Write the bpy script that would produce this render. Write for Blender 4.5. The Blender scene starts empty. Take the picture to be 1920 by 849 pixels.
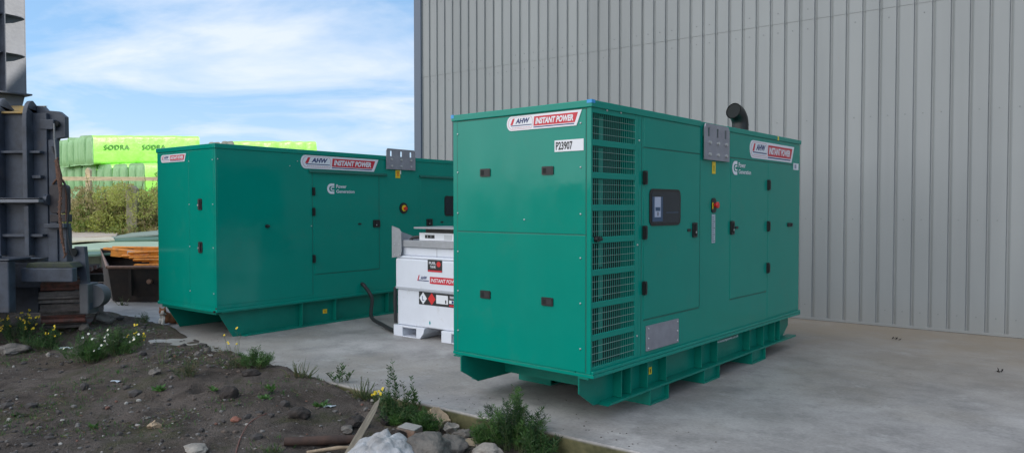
import bpy, bmesh, math, random
from mathutils import Vector, Matrix, noise
random.seed(7)
R = math.radians
PI = math.pi
scene = bpy.context.scene
COL = scene.collection

# ------------------------------------------------------------------ camera
F, EYE, PITCH = 1377.0, 1.618, math.atan(36.5/1377)
cam_d = bpy.data.cameras.new('camera'); cam = bpy.data.objects.new('camera', cam_d); COL.objects.link(cam)
cam.location = (0, 0, EYE); cam.rotation_euler = (PI/2-PITCH, 0, 0)
cam_d.sensor_width = 36; cam_d.lens = 36*F/1920; cam_d.clip_start = .05; cam_d.clip_end = 2000
scene.camera = cam

def ray(px, py):
    a = (px-960)/F; b = (424.5-py)/F
    return Vector((a, math.cos(PITCH)+b*math.sin(PITCH), -math.sin(PITCH)+b*math.cos(PITCH)))
def at(px, py, Y):                      # real point at depth Y
    r = ray(px, py); return Vector((0, 0, EYE))+r*(Y/r.y)

# ------------------------------------------------------------------ terrain height
def sm(v, a, b):
    t = min(1, max(0, (v-a)/(b-a))); return t*t*(3-2*t)
SLAB_N = 4.336
def zg(x, y):
    n = .609*x+.793*y; t = -.793*x+.609*y
    nb = SLAB_N-.06+.78*sm(t, 4.9, 11.3)+.08*noise.noise(Vector((t*1.3, 3.1, 0)))*sm(t, 4, 5.5)
    e = nb-n
    z = -.13
    rise = .152*sm(t, 3.9, 6.2)
    if e >= 0: z += rise*math.exp(-(max(0, e-.55)/.7)**2)
    else: z += max(0, rise+e*1.3) if rise > 0 else 0
    if y < 16 and n < nb+.5:
        a = 1
        z += .040*noise.noise(Vector((x*.9, y*.9, .3)))*a + .032*noise.noise(Vector((x*3.1, y*3.1, 2)))*a + 0.018*noise.noise(Vector((x*8, y*9, 5)))
        v = noise.noise(Vector((x*5, y*5, 9)))
        if v > .35: z += (v-.35)*.06
        for hx, hy, hr, hd in HOLES:
            d = math.hypot(x-hx, y-hy)
            if d < hr*2.2: z += -hd*math.exp(-(d/hr)**2)+hd*.5*math.exp(-((d-hr*1.3)/(hr*.5))**2)
    if e < 0: z = min(z, .03)
    if n > nb+.4: z = -.16
    if y > 19:
        z += 1.45*sm(y, 19.5, 24)+min(2.2, max(0, (y-24))*.045)
    if y < 12 and x < -48: z += 4.5*sm(-x, 48, 75)
    return z
HOLES = [(-2.75, 6.55, .12, .10)]
def G(px, py):
    z = -.1
    for i in range(6):
        r = ray(px, py); t = (z-EYE)/r.z; x, y = r.x*t, r.y*t; z = zg(x, y)
        if .609*x+.793*y > SLAB_N: z = max(z, 0)
    return Vector((x, y, z))

# ------------------------------------------------------------------ materials
MATS = {}
def mat(name, col, rough=.6, metal=0., var=0., vscale=4., col2=None, bump=0., bscale=60., coat=0., bdist=.01, spec=.5, stretch=None, transl=0.):
    if name in MATS: return MATS[name]
    m = bpy.data.materials.new(name); m.use_nodes = True; nt = m.node_tree; N = nt.nodes; Lk = nt.links
    b = N['Principled BSDF']; MATS[name] = m
    b.inputs['Base Color'].default_value = (*col, 1); b.inputs['Roughness'].default_value = rough
    b.inputs['Metallic'].default_value = metal; b.inputs['Coat Weight'].default_value = coat
    b.inputs['Specular IOR Level'].default_value = spec
    if transl:
        b.inputs['Transmission Weight'].default_value = 0
        tb = N.new('ShaderNodeBsdfTranslucent'); tb.inputs[0].default_value = (*col, 1)
        mx = N.new('ShaderNodeMixShader'); mx.inputs[0].default_value = transl
        Lk.new(b.outputs[0], mx.inputs[1]); Lk.new(tb.outputs[0], mx.inputs[2]); Lk.new(mx.outputs[0], N['Material Output'].inputs[0])
    tc = N.new('ShaderNodeTexCoord'); src = tc.outputs['Object']
    if stretch:
        mp = N.new('ShaderNodeMapping'); mp.inputs['Scale'].default_value = stretch; Lk.new(src, mp.inputs[0]); src = mp.outputs[0]
    if var or col2:
        nz = N.new('ShaderNodeTexNoise'); nz.inputs['Scale'].default_value = vscale; nz.inputs['Detail'].default_value = 8; nz.inputs['Roughness'].default_value = .65
        Lk.new(src, nz.inputs['Vector'])
        cr = N.new('ShaderNodeValToRGB'); cr.color_ramp.elements[0].position = .35; cr.color_ramp.elements[1].position = .68
        c2 = col2 if col2 else tuple(c*(1-var) for c in col)
        cr.color_ramp.elements[0].color = (*c2, 1); cr.color_ramp.elements[1].color = (*[c*(1+var*.5) for c in col], 1)
        Lk.new(nz.outputs[0], cr.inputs[0]); Lk.new(cr.outputs[0], b.inputs['Base Color'])
    if bump:
        nb_ = N.new('ShaderNodeTexNoise'); nb_.inputs['Scale'].default_value = bscale; nb_.inputs['Detail'].default_value = 6
        Lk.new(src, nb_.inputs['Vector'])
        bm_ = N.new('ShaderNodeBump'); bm_.inputs['Strength'].default_value = bump; bm_.inputs['Distance'].default_value = bdist
        Lk.new(nb_.outputs[0], bm_.inputs['Height']); Lk.new(bm_.outputs[0], b.inputs['Normal'])
    return m

GREEN = mat('green_paint', (.0012, .240, .180), .15, var=.05, vscale=1.5, bump=.25, bscale=1.6, bdist=.012, spec=.25)
GREEN_SKID = mat('green_skid_paint', (.002, .185, .135), .35, spec=.3, var=.12, vscale=5, bump=.2, bscale=25)
GREEN_SEAM = mat('green_seam', (.003, .115, .085), .5)
def rough_noise(m, lo, hi, sc):
    N = m.node_tree.nodes; L = m.node_tree.links; tc = N.new('ShaderNodeTexCoord'); n = N.new('ShaderNodeTexNoise'); n.inputs['Scale'].default_value = sc; n.inputs['Detail'].default_value = 8
    mp = N.new('ShaderNodeMapping'); mp.inputs['Scale'].default_value = (1, 1, .35); L.new(tc.outputs['Object'], mp.inputs[0]); L.new(mp.outputs[0], n.inputs[0])
    r = N.new('ShaderNodeMapRange'); r.inputs[1].default_value = .35; r.inputs[2].default_value = .75; r.inputs[3].default_value = lo; r.inputs[4].default_value = hi; L.new(n.outputs[0], r.inputs[0]); L.new(r.outputs[0], N['Principled BSDF'].inputs['Roughness'])
rough_noise(GREEN, .06, .24, 2.5)
BLACK = mat('black_plastic', (.012, .012, .013), .4)
RUBBER = mat('black_rubber', (.018, .018, .02), .55)
VOID = mat('dark_interior', (.010, .012, .012), .9)
GALV = mat('galvanised_steel', (.36, .37, .40), .42, metal=.35, var=.12, vscale=14, bump=.1, bscale=30)
PLATE = mat('bare_steel_plate', (.30, .30, .34), .40, metal=.3, var=.15, vscale=9)
BOLT = mat('zinc_bolt', (.55, .56, .56), .3, metal=.6)
WHITE = mat('white_sticker', (.72, .74, .78), .35)
RED = mat('red_sticker', (.55, .02, .04), .4)
PINK = mat('pale_red_print', (.6, .28, .32), .5)
NAVY = mat('navy_print', (.02, .03, .14), .45)
INK = mat('black_print', (.015, .015, .017), .5)
YEL = mat('yellow_label', (.75, .55, .02), .45)
ORNG = mat('orange_label', (.7, .25, .02), .5)
BLUE = mat('blue_film', (.03, .30, .65), .35)
GLASS = mat('dark_glass', (.012, .018, .026), .08)
PANELBL = mat('control_panel_blue', (.03, .07, .14), .3)
SCREEN = mat('control_label_pale', (.42, .46, .58), .3)
REDBTN = mat('red_button', (.6, .03, .03), .35)
TANKW = mat('white_tank_paint', (.68, .71, .78), .32, var=.05, vscale=3)
WIRE = mat('wire_mesh', (.30, .45, .40), .4, metal=.2)
GRILL = mat('green_grille_bar', (.03, .28, .22), .4)
STEELD = mat('dark_machine_paint', (.060, .074, .102), .5, col2=(.032, .038, .052), var=.15, vscale=5, bump=.2, bscale=20)
STEELG = mat('grey_machine_paint', (.17, .18, .205), .45, var=.15, vscale=4, bump=.15, bscale=20)
OCHRE = mat('ochre_dusty_steel', (.45, .28, .07), .7, col2=(.30, .22, .12), vscale=8)
RUST = mat('rusty_track', (.19, .065, .048), .8, col2=(.055, .040, .034), vscale=12, bump=.5, bscale=40)
TRACKG = mat('worn_track_steel', (.12, .10, .09), .7, col2=(.05, .042, .038), vscale=15, bump=.5, bscale=40)
SKIPM = mat('rusty_skip', (.035, .022, .016), .8, col2=(.014, .011, .010), vscale=4, bump=.5, bscale=30)
SKIPE = mat('skip_rim', (.22, .12, .08), .6, var=.3, vscale=12)
ORANGE = mat('orange_barrier', (.78, .27, .02), .5, var=.2, vscale=7)
LIME = mat('lime_film', (.19, .56, .06), .42, col2=(.27, .60, .11), vscale=1.6, var=.05, bump=.6, bscale=2.6, bdist=.08)
LIMEDK = mat('green_film', (.14, .50, .10), .4, var=.25, vscale=2, bump=.6, bscale=3, bdist=.04)
PACKEND = mat('pleated_film', (.34, .58, .27), .45, col2=(.20, .42, .18), var=.1, vscale=6, stretch=(8, 8, .6), bump=.5, bscale=6, bdist=.03)
PRINTG = mat('dark_green_print', (.05, .16, .02), .6)
WOOD = mat('new_timber', (.85, .66, .40), .7, var=.25, vscale=6, stretch=(1, 1, 6))
GREYWOOD = mat('weathered_timber', (.27, .235, .18), .85, col2=(.15, .125, .095), vscale=5, stretch=(1, 14, 14), bump=.6, bscale=14)
BROWNWOOD = mat('brown_wet_timber', (.095, .05, .034), .75, col2=(.04, .025, .02), vscale=6, bump=.5, bscale=30)
POST = mat('weathered_post', (.40, .35, .24), .9, var=.2, vscale=8)
BRICK = mat('old_brick', (.26, .14, .085), .9, col2=(.19, .17, .15), vscale=9, bump=.8, bscale=50)
ROCK = mat('grey_rock', (.165, .150, .132), .9, col2=(.085, .074, .066), vscale=5, bump=.9, bscale=22, bdist=.02)
ROCKP = mat('pale_rock', (.34, .31, .27), .9, col2=(.19, .17, .15), vscale=7, bump=.8, bscale=26, bdist=.015)
ROCKD = mat('dark_clod', (.045, .035, .03), .95, col2=(.022, .018, .016), vscale=9, bump=1, bscale=30, bdist=.02)
ROCKT = mat('tan_rock', (.36, .27, .18), .9, var=.3, vscale=9, bump=.8, bscale=26, bdist=.015)
ROCKR = mat('reddish_rock', (.24, .10, .07), .9, var=.3, vscale=9, bump=.8, bscale=26)
CLOTH = mat('dusty_white_sheet', (.46, .47, .49), .8, col2=(.24, .235, .23), vscale=7, bump=1, bscale=22, bdist=.02)
LITTER = mat('pale_litter', (.5, .56, .6), .6)
LEAFG = [mat('leaf_%s' % n, c, .55, var=.3, vscale=7, transl=.25) for n, c in (('mid', (.050, .125, .030)), ('fresh', (.075, .175, .035)), ('dull', (.060, .090, .040)), ('dry', (.15, .125, .060)), ('deep', (.025, .070, .022)))]
BUSHM = [mat('bush_leaf_%s' % n, c, .5, var=.35, vscale=3, transl=.3) for n, c in (('a', (.55, .58, .15)), ('b', (.34, .43, .11)), ('c', (.52, .43, .20)))]
TWIG = mat('twig', (.11, .075, .045), .9)
STEM = mat('green_stem', (.09, .13, .045), .7)
PET_Y = mat('yellow_petal', (.80, .66, .02), .6)
PET_W = mat('white_petal', (.85, .85, .82), .6)
FUR_O = mat('ginger_fur', (.30, .12, .05), .9, col2=(.19, .075, .035), vscale=30, bump=.5, bscale=120)
FUR_W = mat('white_fur', (.60, .57, .52), .9, bump=.5, bscale=120)
SHEETC = mat('cream_panel', (.62, .56, .42), .6, var=.1)
SHEETP = mat('pale_green_panel', (.40, .50, .34), .55, var=.12)
SHEETG = mat('green_panel', (.10, .19, .13), .55, var=.15)
SHEETB = mat('pinkish_panel', (.55, .46, .38), .6, var=.15)

def add_wear(m, col, sc, lo, hi, fac):
    N = m.node_tree.nodes; L = m.node_tree.links; b = N['Principled BSDF']; tc = N.new('ShaderNodeTexCoord')
    n = N.new('ShaderNodeTexNoise'); n.inputs['Scale'].default_value = sc; n.inputs['Detail'].default_value = 10; n.inputs['Roughness'].default_value = .72; L.new(tc.outputs['Object'], n.inputs[0])
    r = N.new('ShaderNodeMapRange'); r.inputs[1].default_value = lo; r.inputs[2].default_value = hi; r.inputs[3].default_value = 0; r.inputs[4].default_value = fac; L.new(n.outputs[0], r.inputs[0])
    x = N.new('ShaderNodeMix'); x.data_type = 'RGBA'; L.new(r.outputs[0], x.inputs[0]); x.inputs[7].default_value = (*col, 1)
    lk = b.inputs['Base Color'].links
    if lk: L.new(lk[0].from_socket, x.inputs[6])
    else: x.inputs[6].default_value = b.inputs['Base Color'].default_value
    L.new(x.outputs[2], b.inputs['Base Color'])
add_wear(STEELD, (.10, .075, .055), 3.5, .58, .68, .35)
add_wear(STEELD, (.13, .14, .15), 9, .62, .70, .35)
add_wear(TANKW, (.42, .40, .36), 4.5, .57, .75, .55)
add_wear(GREEN, (.05, .20, .15), 2.2, .55, .80, .35)
add_wear(GALV, (.22, .20, .18), 8, .58, .70, .5)
add_wear(ORANGE, (.20, .09, .04), 9, .55, .65, .6)
add_wear(LIME, (.30, .50, .20), 3, .55, .7, .5)
def wall_mat():
    m = bpy.data.materials.new('grey_wall_cladding'); m.use_nodes = True; N = m.node_tree.nodes; L = m.node_tree.links
    b = N['Principled BSDF']; b.inputs['Roughness'].default_value = .42
    tc = N.new('ShaderNodeTexCoord'); mp = N.new('ShaderNodeMapping'); mp.inputs['Scale'].default_value = (1.0, 1, .12)
    L.new(tc.outputs['Object'], mp.inputs[0])
    nz = N.new('ShaderNodeTexNoise'); nz.inputs['Scale'].default_value = 2.2; nz.inputs['Detail'].default_value = 7; L.new(mp.outputs[0], nz.inputs[0])
    cr = N.new('ShaderNodeValToRGB'); e = cr.color_ramp.elements; e[0].position = .3; e[1].position = .72
    e[0].color = (.222, .237, .242, 1); e[1].color = (.262, .277, .280, 1); L.new(nz.outputs[0], cr.inputs[0])
    n2 = N.new('ShaderNodeTexNoise'); n2.inputs['Scale'].default_value = 9; n2.inputs['Detail'].default_value = 5; L.new(tc.outputs['Object'], n2.inputs[0])
    c2 = N.new('ShaderNodeValToRGB'); c2.color_ramp.elements[0].position = .70; c2.color_ramp.elements[1].position = .78
    c2.color_ramp.elements[0].color = (0, 0, 0, 1); c2.color_ramp.elements[1].color = (.5, .5, .5, 1); L.new(n2.outputs[0], c2.inputs[0])
    sp = N.new('ShaderNodeSeparateXYZ'); L.new(tc.outputs['Object'], sp.inputs[0])
    mr = N.new('ShaderNodeMapRange'); mr.inputs[1].default_value = .0; mr.inputs[2].default_value = .45; mr.inputs[3].default_value = .45; mr.inputs[4].default_value = 0; L.new(sp.outputs[2], mr.inputs[0])
    m3 = N.new('ShaderNodeMath'); m3.operation = 'MULTIPLY'; L.new(mr.outputs[0], m3.inputs[0]); L.new(nz.outputs[0], m3.inputs[1])
    ad = N.new('ShaderNodeMath'); ad.operation = 'MAXIMUM'; L.new(m3.outputs[0], ad.inputs[0]); L.new(c2.outputs[0], ad.inputs[1])
    mx = N.new('ShaderNodeMix'); mx.data_type = 'RGBA'; L.new(ad.outputs[0], mx.inputs[0]); L.new(cr.outputs[0], mx.inputs[6]); mx.inputs[7].default_value = (.24, .22, .19, 1)
    fx = N.new('ShaderNodeMath'); fx.operation = 'DIVIDE'; fx.inputs[1].default_value = 1.05; L.new(sp.outputs[0], fx.inputs[0])
    fl = N.new('ShaderNodeMath'); fl.operation = 'FLOOR'; L.new(fx.outputs[0], fl.inputs[0])
    wn = N.new('ShaderNodeTexWhiteNoise'); wn.noise_dimensions = '1D'; L.new(fl.outputs[0], wn.inputs['W'])
    wr = N.new('ShaderNodeMapRange'); wr.inputs[3].default_value = .93; wr.inputs[4].default_value = 1.06; L.new(wn.outputs[0], wr.inputs[0])
    vm = N.new('ShaderNodeVectorMath'); vm.operation = 'SCALE'; L.new(mx.outputs[2], vm.inputs[0]); L.new(wr.outputs[0], vm.inputs['Scale'])
    L.new(vm.outputs[0], b.inputs['Base Color'])
    nb = N.new('ShaderNodeTexNoise'); nb.inputs['Scale'].default_value = 1.3; L.new(tc.outputs['Object'], nb.inputs[0])
    bm_ = N.new('ShaderNodeBump'); bm_.inputs['Strength'].default_value = .3; bm_.inputs['Distance'].default_value = .02; L.new(nb.outputs[0], bm_.inputs['Height']); L.new(bm_.outputs[0], b.inputs['Normal'])
    return m
WALLM = wall_mat()
TRIM = mat('dark_blue_grey_trim', (.085, .115, .165), .4)
ROOFM = mat('roof_sheet', (.3, .31, .32), .5)

def concrete_mat():
    m = bpy.data.materials.new('yard_concrete'); m.use_nodes = True; N = m.node_tree.nodes; L = m.node_tree.links
    b = N['Principled BSDF']; tc = N.new('ShaderNodeTexCoord')
    def nz(sc, det=8, vec=None, ro=.6):
        n = N.new('ShaderNodeTexNoise'); n.inputs['Scale'].default_value = sc; n.inputs['Detail'].default_value = det; n.inputs['Roughness'].default_value = ro
        L.new(vec or tc.outputs['Object'], n.inputs[0]); return n.outputs[0]
    def ramp(src, p0, p1, c0, c1):
        r = N.new('ShaderNodeValToRGB'); r.color_ramp.elements[0].position = p0; r.color_ramp.elements[1].position = p1
        r.color_ramp.elements[0].color = (*c0, 1); r.color_ramp.elements[1].color = (*c1, 1); L.new(src, r.inputs[0]); return r.outputs[0]
    def mix(f, a, c, mode='MIX'):
        x = N.new('ShaderNodeMix'); x.data_type = 'RGBA'; x.blend_type = mode
        if isinstance(f, float): x.inputs[0].default_value = f
        else: L.new(f, x.inputs[0])
        L.new(a, x.inputs[6])
        if isinstance(c, tuple): x.inputs[7].default_value = (*c, 1)
        else: L.new(c, x.inputs[7])
        return x.outputs[2]
    mp = N.new('ShaderNodeMapping'); mp.inputs['Rotation'].default_value = (0, 0, R(20)); mp.inputs['Scale'].default_value = (1.0, 1.15, 1); L.new(tc.outputs['Object'], mp.inputs[0])
    base = ramp(nz(.9, 9, mp.outputs[0]), .30, .70, (.205, .193, .184), (.45, .43, .418))
    dark = ramp(nz(1.7, 8, mp.outputs[0], .7), .52, .70, (0, 0, 0), (.7, .7, .7))
    c = mix(dark, base, (.165, .160, .160))
    brown = ramp(nz(.42, 5), .50, .68, (0, 0, 0), (.6, .6, .6)); c = mix(brown, c, (.30, .262, .215))
    blot = ramp(nz(3.6, 9, None, .72), .50, .68, (0, 0, 0), (.55, .55, .55)); c = mix(blot, c, (.175, .170, .168))
    pale = ramp(nz(2.3, 9, None, .7), .56, .70, (0, 0, 0), (.5, .5, .5)); c = mix(pale, c, (.52, .51, .50))
    fine = ramp(nz(38, 4), .3, .75, (.82, .82, .82), (1.08, 1.08, 1.08)); c = mix(1.0, c, fine, 'MULTIPLY')
    spk = ramp(nz(14, 3), .70, .74, (0, 0, 0), (.7, .7, .7)); c = mix(spk, c, (.11, .10, .09))
    # joints and grime near the barn wall and mossy edge (world z below the top)
    sp = N.new('ShaderNodeSeparateXYZ'); L.new(tc.outputs['Object'], sp.inputs[0])
    mr = N.new('ShaderNodeMapRange'); mr.inputs[1].default_value = -.004; mr.inputs[2].default_value = -.025; L.new(sp.outputs[2], mr.inputs[0])
    moss = ramp(nz(9, 6), .35, .65, (.045, .048, .018), (.13, .12, .055)); c = mix(mr.outputs[0], c, moss)
    wy = N.new('ShaderNodeMapRange'); wy.inputs[1].default_value = -4.2; wy.inputs[2].default_value = -.4; wy.inputs[3].default_value = 0; wy.inputs[4].default_value = 1.9; L.new(sp.outputs[1], wy.inputs[0])
    nn = N.new('ShaderNodeMath'); nn.operation = 'MULTIPLY'; L.new(wy.outputs[0], nn.inputs[0]); L.new(nz(1.5), nn.inputs[1])
    c = mix(nn.outputs[0], c, (.25, .205, .155))
    L.new(c, b.inputs['Base Color'])
    rr = N.new('ShaderNodeMapRange'); rr.inputs[3].default_value = .42; rr.inputs[4].default_value = .75; L.new(nz(1.2), rr.inputs[0]); L.new(rr.outputs[0], b.inputs['Roughness'])
    bm_ = N.new('ShaderNodeBump'); bm_.inputs['Strength'].default_value = .35; bm_.inputs['Distance'].default_value = .01; L.new(nz(22, 7), bm_.inputs['Height']); L.new(bm_.outputs[0], b.inputs['Normal'])
    return m
CONC = concrete_mat()

def dirt_mat():
    m = bpy.data.materials.new('dark_stony_dirt'); m.use_nodes = True; N = m.node_tree.nodes; L = m.node_tree.links
    b = N['Principled BSDF']; b.inputs['Roughness'].default_value = .95; b.inputs['Specular IOR Level'].default_value = .2
    tc = N.new('ShaderNodeTexCoord')
    def nz(sc, det=8, ro=.6):
        n = N.new('ShaderNodeTexNoise'); n.inputs['Scale'].default_value = sc; n.inputs['Detail'].default_value = det; n.inputs['Roughness'].default_value = ro
        L.new(tc.outputs['Object'], n.inputs[0]); return n.outputs[0]
    def ramp(src, p0, p1, c0, c1):
        r = N.new('ShaderNodeValToRGB'); r.color_ramp.elements[0].position = p0; r.color_ramp.elements[1].position = p1
        r.color_ramp.elements[0].color = (*c0, 1); r.color_ramp.elements[1].color = (*c1, 1); L.new(src, r.inputs[0]); return r.outputs[0]
    def mix(f, a, c, mode='MIX'):
        x = N.new('ShaderNodeMix'); x.data_type = 'RGBA'; x.blend_type = mode
        if isinstance(f, float): x.inputs[0].default_value = f
        else: L.new(f, x.inputs[0])
        L.new(a, x.inputs[6])
        if isinstance(c, tuple): x.inputs[7].default_value = (*c, 1)
        else: L.new(c, x.inputs[7])
        return x.outputs[2]
    c = ramp(nz(1.3, 9), .32, .68, (.090, .072, .061), (.165, .138, .120))
    c = mix(ramp(nz(.8, 6), .5, .62, (0, 0, 0), (.8, .8, .8)), c, (.115, .088, .066))
    c = mix(ramp(nz(6, 8, .75), .45, .65, (0, 0, 0), (.75, .75, .75)), c, (.048, .038, .033))
    vo = N.new('ShaderNodeTexVoronoi'); vo.inputs['Scale'].default_value = 24; L.new(tc.outputs['Object'], vo.inputs[0])
    lt = N.new('ShaderNodeMath'); lt.operation = 'LESS_THAN'; lt.inputs[1].default_value = .30; L.new(vo.outputs['Distance'], lt.inputs[0])
    sx = N.new('ShaderNodeSeparateColor'); L.new(vo.outputs['Color'], sx.inputs[0])
    g2 = N.new('ShaderNodeMath'); g2.operation = 'GREATER_THAN'; g2.inputs[1].default_value = .80; L.new(sx.outputs[0], g2.inputs[0])
    mu = N.new('ShaderNodeMath'); mu.operation = 'MULTIPLY'; L.new(lt.outputs[0], mu.inputs[0]); L.new(g2.outputs[0], mu.inputs[1])
    c = mix(mu.outputs[0], c, (.145, .13, .12))
    mg = ramp(nz(1.5, 9, .75), .52, .64, (0, 0, 0), (.8, .8, .8)); c = mix(mg, c, (.085, .085, .045))
    # far ground is worn turf
    sp = N.new('ShaderNodeSeparateXYZ'); L.new(tc.outputs['Object'], sp.inputs[0])
    ln = N.new('ShaderNodeVectorMath'); ln.operation = 'LENGTH'; L.new(tc.outputs['Object'], ln.inputs[0])
    fr = N.new('ShaderNodeMapRange'); fr.inputs[1].default_value = 15; fr.inputs[2].default_value = 19; L.new(ln.outputs['Value'], fr.inputs[0])
    turf = ramp(nz(.7, 8), .35, .65, (.10, .11, .04), (.24, .20, .11)); c = mix(fr.outputs[0], c, turf)
    L.new(c, b.inputs['Base Color'])
    a1 = N.new('ShaderNodeMath'); a1.operation = 'MULTIPLY'; a1.inputs[1].default_value = .6; L.new(nz(18, 10, .7), a1.inputs[0])
    a2 = N.new('ShaderNodeMath'); a2.operation = 'ADD'; L.new(a1.outputs[0], a2.inputs[0]); L.new(nz(60, 6), a2.inputs[1])
    bm_ = N.new('ShaderNodeBump'); bm_.inputs['Strength'].default_value = 1; bm_.inputs['Distance'].default_value = .05; L.new(a2.outputs[0], bm_.inputs['Height']); L.new(bm_.outputs[0], b.inputs['Normal'])
    return m
DIRT = dirt_mat()

# ------------------------------------------------------------------ mesh builder
class MB:
    def __init__(s): s.v = []; s.f = []; s.m = []; s.sm = []; s.mats = []; s.fr = Matrix.Identity(4)
    def frame(s, O, u, v, w):
        M = Matrix.Identity(4)
        for i, c in enumerate((u, v, w)):
            for j in range(3): M[j][i] = c[j]
        for j in range(3): M[j][3] = O[j]
        s.fr = M; return s
    def mi(s, m):
        if m not in s.mats: s.mats.append(m)
        return s.mats.index(m)
    def add(s, vs, fs, m, smooth=False):
        k = len(s.v); s.v += [tuple(s.fr @ Vector(p)) for p in vs]; i = s.mi(m)
        for f in fs: s.f.append(tuple(k+a for a in f)); s.m.append(i); s.sm.append(smooth)
    def box(s, x0, x1, y0, y1, z0, z1, m):
        vs = [(x, y, z) for z in (z0, z1) for y in (y0, y1) for x in (x0, x1)]
        s.add(vs, [(0, 2, 3, 1), (4, 5, 7, 6), (0, 1, 5, 4), (2, 6, 7, 3), (0, 4, 6, 2), (1, 3, 7, 5)], m); return s
    def prism(s, pts, h0, h1, m, axis=2):       # polygon in the two other axes, extruded along axis
        def P(a, b, h): return {2: (a, b, h), 1: (a, h, b), 0: (h, a, b)}[axis]
        n = len(pts); vs = [P(a, b, h0) for a, b in pts]+[P(a, b, h1) for a, b in pts]
        s.add(vs, [tuple(range(n))[::-1], tuple(range(n, 2*n))]+[(i, (i+1) % n, n+(i+1) % n, n+i) for i in range(n)], m); return s
    def tube(s, path, r, m, n=10, caps=True):
        path = [Vector(p) for p in path]; rs = r if isinstance(r, (list, tuple)) else [r]*len(path)
        vs = []; fs = []; up = None
        for i, p in enumerate(path):
            d = (path[min(i+1, len(path)-1)]-path[max(i-1, 0)]).normalized()
            if up is None:
                up = Vector((0, 0, 1)) if abs(d.z) < .9 else Vector((1, 0, 0))
            a = d.cross(up).normalized(); up = a.cross(d).normalized()
            for k in range(n):
                t = 2*PI*k/n; vs.append(p+a*math.cos(t)*rs[i]+up*math.sin(t)*rs[i])
        for i in range(len(path)-1):
            for k in range(n): fs.append((i*n+k, i*n+(k+1) % n, (i+1)*n+(k+1) % n, (i+1)*n+k))
        s.add(vs, fs, m, True)
        if caps: s.add([vs[k] for k in range(n)]+[vs[len(vs)-n+k] for k in range(n)], [tuple(range(n))[::-1], tuple(range(n, 2*n))], m)
        return s
    def rrect(s, x0, x1, z0, z1, rad, h0, h1, m, axis=1, n=5):
        pts = []
        for cx, cz, a0 in ((x1-rad, z1-rad, 0), (x0+rad, z1-rad, 90), (x0+rad, z0+rad, 180), (x1-rad, z0+rad, 270)):
            for k in range(n+1):
                a = R(a0+90*k/n); pts.append((cx+rad*math.cos(a), cz+rad*math.sin(a)))
        s.prism(pts, h0, h1, m, axis); return s
    def text(s, txt, x0, x1, z0, z1, m, h=.0015, shear=0., fat=.012, spacing=1.):   # in frame: u=x, v=z(second), w = outward
        cu = bpy.data.curves.new('t', 'FONT'); cu.body = txt; cu.size = 1; cu.shear = shear; cu.offset = fat; cu.resolution_u = 3; cu.space_character = spacing; cu.extrude = 0
        o = bpy.data.objects.new('t', cu); COL.objects.link(o)
        bpy.context.view_layer.update(); dg = bpy.context.evaluated_depsgraph_get()
        me = bpy.data.meshes.new_from_object(o.evaluated_get(dg))
        xs = [v.co.x for v in me.vertices]; ys = [v.co.y for v in me.vertices]
        ax, bx, ay, by = min(xs), max(xs), min(ys), max(ys)
        vs = [(x0+(v.co.x-ax)/(bx-ax)*(x1-x0), z0+(v.co.y-ay)/(by-ay)*(z1-z0), h) for v in me.vertices]
        s.add(vs, [tuple(p.vertices) for p in me.polygons], m)
        bpy.data.objects.remove(o); bpy.data.curves.remove(cu); bpy.data.meshes.remove(me); return s
    def build(s, name, parent=None, bevel=0, seg=2):
        me = bpy.data.meshes.new(name); me.from_pydata(s.v, [], s.f); me.update()
        for m in s.mats: me.materials.append(m)
        me.polygons.foreach_set('material_index', s.m); me.polygons.foreach_set('use_smooth', s.sm)
        bm = bmesh.new(); bm.from_mesh(me); bmesh.ops.recalc_face_normals(bm, faces=bm.faces); bm.to_mesh(me); bm.free()
        o = bpy.data.objects.new(name, me); COL.objects.link(o)
        if parent: o.parent = parent
        if bevel:
            b = o.modifiers.new('b', 'BEVEL'); b.width = bevel; b.segments = seg; b.limit_method = 'ANGLE'; b.angle_limit = R(40)
        return o
def tag(o, label=None, cat=None, group=None, kind=None):
    if label: o['label'] = label
    if cat: o['category'] = cat
    if group: o['group'] = group
    if kind: o['kind'] = kind
    return o
def empty(name, loc, rz=0, **k):
    o = bpy.data.objects.new(name, None); COL.objects.link(o); o.location = loc; o.rotation_euler = (0, 0, rz); o.empty_display_size = .1
    return tag(o, **k)

# ------------------------------------------------------------------ setting: ground, slab
def axis_pts(lo, a, b, hi, fine):
    out = []; x = a; st = fine
    while x > lo: st *= 1.35; x -= st; out.append(max(x, lo))
    out = out[::-1]; k = int((b-a)/fine); out += [a+(b-a)*i/k for i in range(k+1)]
    x = b; st = fine
    while x < hi: st *= 1.35; x += st; out.append(min(x, hi))
    return out
X = axis_pts(-600, -8, 2.2, 600, .04); Y = axis_pts(-600, 3.4, 12, 900, .04)
gm = MB(); nx = len(X)
gm.add([(x, y, zg(x, y)) for y in Y for x in X], [(j*nx+i, j*nx+i+1, (j+1)*nx+i+1, (j+1)*nx+i) for j in range(len(Y)-1) for i in range(nx-1)], DIRT, True)
g_o = gm.build('ground'); tag(g_o, kind='structure')

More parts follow.
